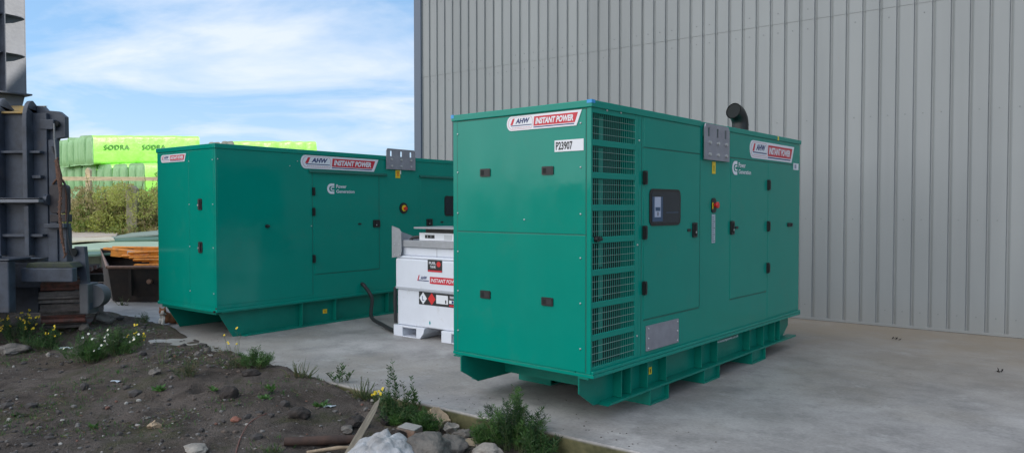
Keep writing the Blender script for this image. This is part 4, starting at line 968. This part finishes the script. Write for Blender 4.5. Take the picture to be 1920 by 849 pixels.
rock(193, 606, 40, 32, ROCK, 'stone', 'rubble stone beside the track, largest of three', sharp=.8)
rock(170, 598, 24, 24, ROCKP, 'stone', 'pale rubble stone touching the track pads', sharp=.8)
rock(158, 618, 22, 16, ROCK, 'stone', 'small rubble stone low by the track pads', sharp=.8)
rock(215, 625, 34, 18, ROCKD, 'stone', 'dark flat stone right of the rubble by the track', sharp=.6)
rock(370, 664, 16, 12, ROCK, 'stone', 'left one of two grey stones near the slab edge', sharp=.6)
rock(388, 660, 14, 14, ROCK, 'stone', 'right one of two grey stones near the slab edge', sharp=.6)
rock(90, 668, 10, 10, ROCKP, 'stone', 'small pale stone in front of the yellow flowers', sharp=.6)
rock(155, 712, 16, 10, ROCK, 'stone', 'small stone in the open dirt below the daisies', sharp=.6)
rock(650, 812, 34, 16, ROCK, 'stone', 'low grey stone between the brown log and the clod', sharp=.6)
rock(560, 826, 30, 10, ROCKP, 'stone', 'flat pale stone just behind the brown log', sharp=.6)
rock(470, 703, 34, 16, ROCKD, 'soil_clod', 'crumbly dark clod under the feathery weed', 'clod', sharp=.2)
# brick
p = G(768, 818); c = MB(); c.box(-.085, .085, -.055, .055, 0, .075, BRICK); c.box(-.07, .086, -.056, .05, .075, .088, mat('old_mortar', (.30, .29, .27), .95, var=.2, vscale=20)); o = c.build('brick', bevel=.008); o.location = p+Vector((0, 0, .0)); o.rotation_euler = (.06, .04, R(-28)); tag(o, 'broken brick with grey mortar on top beside the green weed', 'brick')
# crumpled sheet
p = G(712, 868); c = MB(); NS = 70; V = []
for j in range(NS+1):
    for i in range(NS+1):
        u, v = i/NS*2-1, j/NS*2-1; r = math.hypot(u, v*1.0); x = u*.30; y = v*.24
        hgt = .17*max(0, 1-r**2.2)*(1+.25*u)
        q = Vector((u*2.2, v*2.2, 1.7)); rd = abs(noise.noise(q*1.1))*.07+abs(noise.noise(q*2.3))*.025+noise.noise(q*7)*.004
        V.append((x+.02*noise.noise(q*2), y, hgt+(rd if r < 1.05 else rd*.3)-.02*(r > 1)*1-.05*max(0, r-1)))
c.add(V, [(j*(NS+1)+i, j*(NS+1)+i+1, (j+1)*(NS+1)+i+1, (j+1)*(NS+1)+i) for j in range(NS) for i in range(NS) if math.hypot((i+.5)/NS*2-1, (j+.5)/NS*2-1) < 1.12], CLOTH, True)
o = c.build('crumpled_sheet'); o.location = (p.x, p.y+.03, p.z-.01); tag(o, 'crumpled dusty white sheet heaped at the bottom edge', 'sheet')
# stake (splintered plank), log
a = G(646, 862); b = at(716, 744, a.y+.35)
d = (b-a); ln = d.length; c = MB(); c.prism([(0, -.026), (ln*.5, -.025), (ln*.78, -.018), (ln*.90, -.006), (ln, .014), (ln*.93, .011), (ln*.88, .024), (0, .026)], -.009, .009, GREYWOOD, 2)
c.prism([(ln*.3, -.027), (ln*.70, -.021), (ln*.64, -.010), (ln*.3, -.012)], .009, .014, GREYWOOD, 2)
o = c.build('broken_plank', bevel=.003); o.location = a; xq = d.normalized(); w_ = Vector((.1, -1, .35)); w_ = (w_-xq*w_.dot(xq)).normalized(); y_ = w_.cross(xq)
o.rotation_euler = Matrix((xq, y_, w_)).transposed().to_euler(); tag(o, 'pale splintered plank sticking up diagonally from the rubble', 'plank')
a = G(533, 836); b = G(664, 832); c = MB(); pts = [a.lerp(b, k/8)-a+Vector((0, 0, .035))+rnd(.003) for k in range(9)]
c.tube(pts, [.030, .034, .033, .034, .036, .034, .035, .033, .030], BROWNWOOD, 12); o = c.build('brown_log'); o.location = a; tag(o, 'reddish brown log lying flat left of the white sheet', 'log')
a = G(575, 850); b = G(690, 843); c = MB(); c.tube([Vector((0, 0, .01)), (b-a)*.5+Vector((0, .0, .03)), b-a+Vector((0, 0, .02))], [.012, .014, .010], ROCKT, 8); o = c.build('stick'); o.location = a; tag(o, 'thin pale stick in front of the brown log', 'stick')
a = G(497, 770); c = MB(); c.tube(bez([q-a+Vector((0, 0, .012)) for q in (G(500, 768), G(470, 792), G(455, 815), G(446, 838), G(440, 862))], 5), .0045, mat('faded_red_strap', (.15, .065, .05), .8), 6); o = c.build('red_cord'); o.location = a; tag(o, 'faded red cord running down through the dirt', 'cord')
for px, py, sz, lab in ((218, 716, .05, 'pale blue scrap of litter on the middle left dirt'), (618, 763, .045, 'white scrap of litter beside the small green leaves'), (125, 651, .07, 'pale strip of litter in front of the daisies')):
    p = G(px, py); c = MB(); V = [(x*sz+random.uniform(-.01, .01), y*sz*.35, random.uniform(.004, .022)) for y in (-1, 0, 1) for x in (-1, -.3, .4, 1)]
    c.add(V, [(j*4+i, j*4+i+1, (j+1)*4+i+1, (j+1)*4+i) for j in range(2) for i in range(3)], LITTER); c.add([(a, b, e-.004) for a, b, e in V], [(j*4+i, (j+1)*4+i, (j+1)*4+i+1, j*4+i+1) for j in range(2) for i in range(3)], LITTER)
    o = c.build('litter_scrap'); o.location = p; tag(o, lab, 'litter')
for px, py, lab in ((1680, 637, 'curled dead leaf on the concrete near the wall'), (1873, 697, 'curled dead leaf on the concrete at the right edge')):
    p = G(px, py); c = MB()
    for k in range(7): leaf(c, Vector((random.uniform(-.04, .04), random.uniform(-.03, .03), .006)), rnd()*.9+Vector((.4, 0, .12)), .045, .012, ROCKD)
    o = c.build('dead_leaf'); o.location = (p.x, p.y, 0); tag(o, lab, 'leaf')

# gravel: countless small stones in the dirt
gs = MB(); ico = bmesh.new(); bmesh.ops.create_icosphere(ico, subdivisions=1, radius=1); iv = [v.co.copy() for v in ico.verts]; ifc = [tuple(v.index for v in f.verts) for f in ico.faces]; ico.free()
GRAV = [mat('pebble_%s' % n, c, .9) for n, c in (('pale', (.33, .31, .28)), ('grey', (.15, .14, .13)), ('brown', (.10, .075, .06)), ('dark', (.055, .048, .045)), ('red', (.16, .08, .06)))]
cnt = 0
while cnt < 2000:
    x = random.uniform(-6.5, 1.5); y = random.uniform(4.2, 10.5); n_ = .609*x+.793*y
    if n_ > SLAB_N+.55*sm(-.793*x+.609*y, 5, 11) or abs(x) > y*.75: continue
    if noise.noise(Vector((x*.8, y*.8, 4))) < random.uniform(-.5, .35): continue
    cnt += 1; r = random.choice((.006, .007, .009, .011, .014, .02))*random.uniform(.7, 1.2); q = random.random()
    if random.random() < .09: q = .8; r *= 2.2
    m = GRAV[0] if q < .07 else GRAV[1] if q < .45 else GRAV[2] if q < .7 else GRAV[3] if q < .95 else GRAV[4]
    sx, sy, sz = r*random.uniform(.7, 1.4), r*random.uniform(.7, 1.4), r*random.uniform(.4, .9); a = random.uniform(0, PI); ca_, sa_ = math.cos(a), math.sin(a); z = zg(x, y)
    gs.add([(x+(v.x*sx*ca_-v.y*sy*sa_)*(1+random.uniform(-.2, .2)), y+v.x*sx*sa_+v.y*sy*ca_, z+sz*.4+v.z*sz) for v in iv], ifc, m)
for k in range(170):
    t_ = random.uniform(1.5, 10); n_ = SLAB_N+.03+abs(random.gauss(0, .28)); x = .609*n_-.793*t_; y = .793*n_+.609*t_; r = random.uniform(.003, .0065); m = GRAV[random.choice((1, 2, 3, 3))]
    if zg(x, y) > -.02: continue
    gs.add([(x+v.x*r*1.2, y+v.y*r, r*.35+v.z*r*.6) for v in iv], ifc, m)
tag(gs.build('gravel'), 'small pebbles and stone chips scattered over the dark dirt', 'gravel', kind='stuff')
# dry litter and moss tufts
tf = MB()
for k in range(15000):
    x = random.uniform(-6.5, 1.2); y = random.uniform(4.3, 10.6); n_ = .609*x+.793*y; t_ = -.793*x+.609*y
    if n_ > SLAB_N+.6*sm(t_, 5, 11)-.02: continue
    v = noise.noise(Vector((x*1.1, y*1.1, 14))); near = math.exp(-((SLAB_N-n_)/.25)**2)
    if v < .04-near*.3: continue
    z = zg(x, y)
    if random.random() < .45:
        leaf(tf, Vector((x, y, z+.004)), Vector((random.uniform(-1, 1), random.uniform(-1, 1), .12)), random.uniform(.04, .12), .0025, LEAFG[3])
    else:
        for j in range(3): leaf(tf, Vector((x+random.uniform(-.02, .02), y, z)), Vector((random.uniform(-.6, .6), random.uniform(-.6, .6), 1)), random.uniform(.015, .05), .003, random.choice(LEAFG[:3]))
tag(tf.build('ground_cover'), 'sparse short grass and dry stalks on the dark dirt', 'grass', kind='stuff')

# ------------------------------------------------------------------ weeds
def weed(px, py, name, lab, hpx, wpx, kind='feather', n=14, flower=None, fm=None, dense=1., mats=(0, 1), lean=0, cat='weed', flat=.6):
    p = G(px, py); h = hpx*p.y/F*1.3; w = wpx*p.y/F/2
    o = empty(name, p, 0, label=lab, cat=cat, group='weeds growing on the dirt')
    st = MB(); lf = MB(); fl = MB(); nf = 0
    for k in range(n):
        a = random.uniform(0, 2*PI); rr = random.uniform(0, 1)**.7
        b0 = Vector((math.cos(a)*w*rr*.6, math.sin(a)*w*rr*.6*flat, -.01)); hh = h*random.uniform(.5, 1)*(1-.45*rr)
        tip = b0+Vector((math.cos(a)*w*.55*rr+lean*hh, math.sin(a)*w*.55*rr*flat, hh))
        mid = b0.lerp(tip, .5)+Vector((random.uniform(-.03, .03)*h*3, random.uniform(-.03, .03)*h*3, .06*h)); path = bez([b0, mid, tip], 4)
        if kind != 'broad': st.tube(path, [max(.0012, .0028*(1-i/len(path)*.7)) for i in range(len(path))], STEM if random.random() < .8 else LEAFG[3], 4, caps=False)
        m = LEAFG[random.choice(mats)]
        if kind == 'feather':
            N_ = int(40*dense*max(.5, hh/.2))
            for j in range(N_):
                t = random.uniform(.12, 1); q = tip*1.0 if t > .99 else (b0.lerp(mid, t*2) if t < .5 else mid.lerp(tip, t*2-1))
                d = Vector((random.uniform(-1, 1), random.uniform(-1, 1), random.uniform(.1, .9))); l = random.uniform(.02, .045)*(1.2-t*.6)
                leaf(lf, q, d, l*1.7, .0021, m)
                if j % 2: leaf(lf, q+d.normalized()*l*.6, d+rnd(.8), l, .0019, m)
        elif kind == 'blade':
            d = (tip-b0); s = d.cross(Vector((random.uniform(-1, 1), random.uniform(-1, 1), 0))).normalized()*.004
            lf.add([b0-s, b0+s, mid+s*.8, mid-s*.8], [(0, 1, 2, 3)], m); lf.add([mid-s*.8, mid+s*.8, tip+Vector((0, 0, -.02*h))], [(0, 1, 2)], m)
            for j in range(5): leaf(lf, b0, Vector((random.uniform(-1, 1), random.uniform(-1, 1), 1.2)), hh*random.uniform(.25, .6), .003, m)
        elif kind == 'tall':
            for j in range(int(22*dense)):
                t = random.uniform(.1, 1); q = b0.lerp(mid, t*2) if t < .5 else mid.lerp(tip, t*2-1)
                a2 = random.uniform(0, 2*PI); leaf(lf, q, Vector((math.cos(a2), math.sin(a2), .7)), random.uniform(.035, .06)*(1.25-t*.7), .005, m)
        elif kind == 'broad':
            for j in range(5):
                a2 = random.uniform(0, 2*PI); leaf(lf, b0+Vector((0, 0, random.uniform(0, h*.4))), Vector((math.cos(a2), math.sin(a2), random.uniform(.2, 1.0))), random.uniform(.035, .07), .012, m)
        elif kind == 'dry':
            for j in range(4): q = b0.lerp(tip, random.uniform(.4, 1)); leaf(lf, q, rnd()+Vector((0, 0, .4)), .03, .002, LEAFG[3])
        if flower and random.random() < flower:
            for j in range(random.choice((1, 2, 3)) if fm is PET_Y else 1):
                fl = MB()
                q = tip+rnd(.02)+Vector((0, 0, .005)); R0 = .012 if fm is PET_Y else .014
                nrm = Vector((random.uniform(-.6, .6), -1, random.uniform(.3, 1))).normalized(); u = nrm.cross(Vector((0, 0, 1))).normalized(); v_ = nrm.cross(u)
                for b in range(8):
                    a3 = 2*PI*b/8; d = u*math.cos(a3)+v_*math.sin(a3); e = d.cross(nrm)*.0045
                    fl.add([q, q+d*R0*.6+e, q+d*R0, q+d*R0*.6-e], [(0, 1, 2, 3)], fm)
                cc = [q+nrm*.002+(u*math.cos(2*PI*b/6)+v_*math.sin(2*PI*b/6))*.0045 for b in range(6)]; fl.add(cc, [tuple(range(6))], ORNG if fm is PET_Y else PET_Y); fl.build('flower', o)
    if st.v: st.build('stems', o)
    if lf.v: lf.build('foliage', o)
    return o
weed(38, 648, 'ragwort', 'large yellow flowering weed at the left edge before the dark machine', 60, 80, 'feather', 34, .95, PET_Y, 1.0, (4, 0))
weed(90, 650, 'ragwort', 'smaller yellow flowering weed in front of the rusty track', 46, 44, 'feather', 16, .6, PET_Y, 1.2, (4, 0))
weed(70, 655, 'ground_weed', 'dark green leafy weed mat under the yellow flowers', 26, 110, 'feather', 30, None, None, 1.2, (4, 0))
weed(165, 676, 'daisy_plant', 'feathery green plant with white daisies left of centre dirt', 52, 104, 'feather', 64, .22, PET_W, 1.5, (0, 1))
weed(222, 664, 'daisy_plant', 'feathery green plant with few daisies, right of the bigger daisy plant', 48, 92, 'feather', 48, .22, PET_W, 1.4, (0, 1, 2))
weed(256, 652, 'ragwort', 'small weed with pale yellow heads at the right of the daisies', 38, 36, 'feather', 12, .5, PET_Y, 1., (2, 1))
weed(268, 608, 'ground_weed', 'little weed on the slab edge left of the cat', 26, 24, 'feather', 10, None, None, .9, (2, 0))
weed(338, 604, 'ragwort', 'small yellow flowered weed beside the cat under the far generator', 34, 24, 'feather', 12, .5, PET_Y, 1., (1, 2))
weed(308, 680, 'dry_stalks', 'tall thin dry stalks rising from the dirt below the cat', 66, 50, 'dry', 6, None, None, 1, (3,))
weed(440, 668, 'dry_stalks', 'thin stalks with yellow heads before the far generator skid', 50, 50, 'dry', 5, .7, PET_Y, 1, (3,))
weed(480, 686, 'feathery_weed', 'bushy feathery weed at the dirt edge before the far generator', 34, 74, 'feather', 44, None, None, 1.3, (0, 1))
weed(440, 690, 'feathery_weed', 'thin dull weed left of the bushy feathery weed', 22, 60, 'feather', 16, None, None, 1, (2, 3))
weed(352, 706, 'feathery_weed', 'dull scraggly weed below the two grey stones', 30, 60, 'feather', 18, None, None, 1, (2, 3))
weed(560, 706, 'dry_stalks', 'patch of dry dull stalks right of the feathery weed', 34, 80, 'blade', 22, None, None, 1, (3, 2))
weed(640, 715, 'feathery_weed', 'sparse weed left of the single yellow flower', 36, 50, 'tall', 8, None, None, 1, (2, 0))
weed(680, 735, 'dry_stalks', 'dry grass under the single yellow flower', 40, 70, 'blade', 30, None, None, 1, (3, 2))
weed(712, 745, 'ragwort', 'weed bearing a single bright yellow flower by the slab', 40, 26, 'feather', 8, .45, PET_Y, 1, (0, 2))
weed(735, 762, 'tall_weed', 'tall leafy weed left of its narrow neighbour on the slab edge', 104, 60, 'tall', 18, None, None, 1.3, (4, 0, 2))
weed(772, 758, 'tall_weed', 'narrow upright weed right of the tall leafy weed', 92, 14, 'tall', 6, None, None, 2.4, (0, 1))
weed(745, 764, 'ground_weed', 'grassy clump round the feet of the tall weeds', 50, 96, 'feather', 40, None, None, 1.2, (4, 0))
weed(300, 732, 'leafy_weed', 'little fresh green rosette alone in the dirt', 12, 34, 'broad', 9, None, None, 1, (1,))
weed(400, 742, 'leafy_weed', 'tiny leaves left of the dark round clod', 10, 14, 'broad', 3, None, None, 1, (1,))
weed(508, 736, 'leafy_weed', 'broad pale green leaves right of the dark round clod', 26, 24, 'broad', 5, None, None, 1, (1,))
weed(496, 748, 'leafy_weed', 'lower broad leaves just below the pale green leaves', 12, 22, 'broad', 5, None, None, 1, (1,))
weed(605, 762, 'leafy_weed', 'small green leaves beside the white litter scrap', 12, 40, 'broad', 8, None, None, 1, (0, 1))
weed(176, 800, 'leafy_weed', 'tiny green sprout at the bottom left of the dirt', 8, 20, 'broad', 4, None, None, 1, (1,))
weed(38, 780, 'leafy_weed', 'tiny dull sprout close to the left edge', 8, 22, 'broad', 4, None, None, 1, (2,))
weed(510, 845, 'ground_weed', 'low mossy grass left of the brown log', 16, 60, 'blade', 26, None, None, 1, (1, 2))
weed(745, 796, 'ground_weed', 'low fresh green clump left of the brick', 20, 46, 'feather', 26, None, None, 1.4, (1,))
weed(800, 812, 'ground_weed', 'fresh green bushy weed between brick and tan stone', 46, 54, 'feather', 46, None, None, 1.6, (1, 0))
weed(965, 845, 'feathery_weed', 'largest feathery weed spilling over the slab edge at the bottom', 100, 130, 'feather', 56, None, None, 1.5, (0, 4, 1))
weed(910, 838, 'feathery_weed', 'grassy weed left of the largest feathery weed', 50, 60, 'feather', 36, None, None, 1.3, (0, 1))
weed(1010, 858, 'feathery_weed', 'dense low weed right of the largest feathery weed', 60, 80, 'feather', 40, None, None, 1.4, (4, 0))
weed(975, 838, 'tall_weed', 'wispy pale green stems above the largest feathery weed', 118, 60, 'tall', 9, None, None, .8, (0, 2))
weed(1152, 856, 'tall_weed', 'small upright weed on the slab edge right of the big weeds', 34, 16, 'tall', 6, None, None, 1.2, (0, 1))
weed(232, 572, 'dry_stalks', 'small dry tuft in front of the dark skip', 20, 30, 'blade', 10, None, None, 1, (3, 2))
weed(205, 640, 'ground_weed', 'mixed weeds on the rubble beside the track', 30, 60, 'feather', 20, None, None, 1, (2, 0))

# ------------------------------------------------------------------ cat
def blob(name, parts, vox, mf, mats, parent=None, smooth_it=6):
    me = bpy.data.meshes.new(name); bm = bmesh.new()
    for c, r, rot in parts:
        M = Matrix.Translation(c) @ Matrix.Rotation(rot[2], 4, 'Z') @ Matrix.Rotation(rot[1], 4, 'Y') @ Matrix.Rotation(rot[0], 4, 'X') @ Matrix.Diagonal((*r, 1))
        bmesh.ops.create_uvsphere(bm, u_segments=18, v_segments=12, radius=1, matrix=M)
    bm.to_mesh(me); bm.free(); o = bpy.data.objects.new(name, me); COL.objects.link(o)
    r_ = o.modifiers.new('r', 'REMESH'); r_.mode = 'VOXEL'; r_.voxel_size = vox; s_ = o.modifiers.new('s', 'SMOOTH'); s_.iterations = smooth_it; s_.factor = .5
    bpy.context.view_layer.update(); dg = bpy.context.evaluated_depsgraph_get(); m2 = bpy.data.meshes.new_from_object(o.evaluated_get(dg)); o.modifiers.clear(); o.data = m2
    m2.materials.clear()
    for m in mats: m2.materials.append(m)
    for p in m2.polygons: p.use_smooth = True; p.material_index = mf(p.center)
    if parent: o.parent = parent
    return o
cp = G(309, 609); cp.z = max(cp.z, 0)
V = Vector; z0 = (0, 0, 0)
# local frame: cat faces -x-ish towards camera; built facing -y then turned
parts = [(V((0, .14, .085)), (.072, .15, .080), z0), (V((0, .27, .085)), (.082, .09, .085), z0), (V((0, .02, .10)), (.060, .075, .085), (R(20), 0, 0)),
         (V((0, -.035, .155)), (.042, .05, .055), z0), (V((0, -.075, .195)), (.050, .047, .043), z0), (V((0, -.112, .182)), (.024, .024, .019), z0),
         (V((.030, -.06, .238)), (.015, .009, .028), (0, R(16), 0)), (V((-.030, -.06, .238)), (.015, .009, .028), (0, R(-16), 0)),
         (V((.033, -.05, .045)), (.019, .022, .055), z0), (V((-.033, -.05, .045)), (.019, .022, .055), z0), (V((.033, -.085, .014)), (.019, .035, .014), z0), (V((-.033, -.085, .014)), (.019, .035, .014), z0),
         (V((.075, .24, .05)), (.030, .075, .05), z0), (V((-.075, .24, .05)), (.030, .075, .05), z0), (V((.078, .16, .014)), (.019, .045, .014), z0), (V((-.078, .16, .014)), (.019, .045, .014), z0),
         (V((.06, .36, .02)), (.05, .022, .018), (0, 0, R(-40))), (V((.115, .31, .018)), (.022, .055, .016), (0, 0, R(10))), (V((.125, .22, .016)), (.016, .05, .014), z0)]
HR = R(55); HP = V((0, -.03, 0))
def turn(p): return HP+Matrix.Rotation(HR, 3, 'Z') @ (V(p)-HP)
parts = [(turn(c_), r_, (q_[0], q_[1], HR)) if 3 <= i_ <= 7 else (c_, r_, q_) for i_, (c_, r_, q_) in enumerate(parts)]
def furm(c):
    if c.z > .148: c = HP+Matrix.Rotation(-HR, 3, 'Z') @ (c-HP)
    if c.y < -.05 and c.z > .15: return 1 if (abs(c.x) < .018+(.20-c.z)*.5 and c.z < .215) or c.z < .172 else 0
    if c.z < .05 and abs(c.x) < .06 and c.y < -.02: return 1
    if c.y < -.03 and c.z < .14: return 1
    return 0
ct = blob('cat', parts, .008, furm, [FUR_O, FUR_W]); ct.location = cp; ct.rotation_euler = (0, 0, R(-30)); tag(ct, 'ginger and white cat crouching on the concrete under the far generator corner', 'cat')
for s in (-1, 1):
    c = MB(); q = V((s*.020, -.117, .203)); c.tube([turn(q), turn(q+V((0, -.005, 0)))], [.007, .004], mat('cat_eye', (.10, .11, .03), .15), 8); c.build('eye', ct)
c = MB(); c.tube([turn((0, -.133, .188)), turn((0, -.138, .187))], [.006, .003], mat('cat_nose', (.35, .14, .13), .5), 8); c.build('nose', ct)

# ------------------------------------------------------------------ light, sky
AZ, EL = 97, 33
sv = Vector((math.sin(R(AZ))*math.cos(R(EL)), math.cos(R(AZ))*math.cos(R(EL)), math.sin(R(EL))))
sd = bpy.data.lights.new('sun', 'SUN'); sd.energy = 3.6; sd.angle = R(.5); sd.color = (1, .95, .87); s_o = bpy.data.objects.new('sun', sd); COL.objects.link(s_o); s_o.rotation_euler = sv.to_track_quat('Z', 'Y').to_euler(); s_o.location = (20, 0, 30)
w = bpy.data.worlds.new('World'); scene.world = w; w.use_nodes = True; N = w.node_tree.nodes; L = w.node_tree.links
bg = N['Background']; sky = N.new('ShaderNodeTexSky'); sky.sky_type = 'NISHITA'; sky.sun_disc = False; sky.sun_elevation = R(EL); sky.sun_rotation = R(AZ); sky.air_density = 1.0; sky.dust_density = .3; sky.ozone_density = 2.0
tc = N.new('ShaderNodeTexCoord'); sp = N.new('ShaderNodeSeparateXYZ'); L.new(tc.outputs['Generated'], sp.inputs[0])
# project direction on a cloud layer
az_ = N.new('ShaderNodeMath'); az_.operation = 'ADD'; az_.inputs[1].default_value = .16; L.new(sp.outputs[2], az_.inputs[0])
dv = N.new('ShaderNodeVectorMath'); dv.operation = 'DIVIDE'; cb = N.new('ShaderNodeCombineXYZ'); 
for i in range(3): L.new(az_.outputs[0], cb.inputs[i])
L.new(tc.outputs['Generated'], dv.inputs[0]); L.new(cb.outputs[0], dv.inputs[1])
mp = N.new('ShaderNodeMapping'); mp.inputs['Scale'].default_value = (.5, .62, 0); mp.inputs['Rotation'].default_value = (0, 0, R(8)); mp.inputs['Location'].default_value = (14.5, 1.9, 0); L.new(dv.outputs[0], mp.inputs[0])
n1 = N.new('ShaderNodeTexNoise'); n1.inputs['Scale'].default_value = 1.9; n1.inputs['Detail'].default_value = 12; n1.inputs['Roughness'].default_value = .56; n1.inputs['Distortion'].default_value = .5; L.new(mp.outputs[0], n1.inputs[0])
cr = N.new('ShaderNodeValToRGB'); cr.color_ramp.elements[0].position = .43; cr.color_ramp.elements[1].position = .64; cr.color_ramp.elements[1].color = (.80, .80, .80, 1); L.new(n1.outputs[0], cr.inputs[0])
# thin veil towards the horizon
hv = N.new('ShaderNodeMapRange'); hv.inputs[1].default_value = .18; hv.inputs[2].default_value = -.02; hv.inputs[3].default_value = 0; hv.inputs[4].default_value = .30; L.new(sp.outputs[2], hv.inputs[0])
mxm = N.new('ShaderNodeMath'); mxm.operation = 'MAXIMUM'; L.new(cr.outputs[0], mxm.inputs[0]); L.new(hv.outputs[0], mxm.inputs[1])
cm = N.new('ShaderNodeMix'); cm.data_type = 'RGBA'; L.new(mxm.outputs[0], cm.inputs[0]); hs_ = N.new('ShaderNodeHueSaturation'); hs_.inputs['Saturation'].default_value = 1.15; hs_.inputs['Value'].default_value = .97; L.new(sky.outputs[0], hs_.inputs['Color']); bl = N.new('ShaderNodeMix'); bl.data_type = 'RGBA'; bl.inputs[0].default_value = .68; L.new(hs_.outputs[0], bl.inputs[6]); bl.inputs[7].default_value = (1.95, 3.35, 5.3, 1); L.new(bl.outputs[2], cm.inputs[6]); 
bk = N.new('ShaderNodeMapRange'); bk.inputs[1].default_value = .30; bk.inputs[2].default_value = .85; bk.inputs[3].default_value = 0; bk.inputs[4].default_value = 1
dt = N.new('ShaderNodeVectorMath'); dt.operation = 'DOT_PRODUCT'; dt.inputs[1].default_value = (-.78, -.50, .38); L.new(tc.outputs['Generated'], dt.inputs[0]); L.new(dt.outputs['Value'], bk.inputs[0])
cc = N.new('ShaderNodeMix'); cc.data_type = 'RGBA'; L.new(bk.outputs[0], cc.inputs[0]); cc.inputs[6].default_value = (5.2, 5.5, 6.0, 1); cc.inputs[7].default_value = (16.5, 16.2, 16.0, 1); L.new(cc.outputs[2], cm.inputs[7])  # brighter cloud added out of view, behind left, as fill light for the yard
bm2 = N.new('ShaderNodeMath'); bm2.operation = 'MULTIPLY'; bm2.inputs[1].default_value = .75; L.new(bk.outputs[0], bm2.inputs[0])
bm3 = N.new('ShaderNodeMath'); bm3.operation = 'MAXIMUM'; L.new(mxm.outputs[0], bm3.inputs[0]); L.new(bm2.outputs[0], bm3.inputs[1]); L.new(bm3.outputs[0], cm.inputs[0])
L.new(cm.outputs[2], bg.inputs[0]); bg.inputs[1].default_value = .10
vs_ = scene.view_settings; vs_.view_transform = 'Standard'; vs_.look = 'None'; vs_.exposure = 0.87; vs_.gamma = 1; vs_.use_curve_mapping = False
scene.cycles.max_bounces = 6; scene.cycles.use_denoising = True
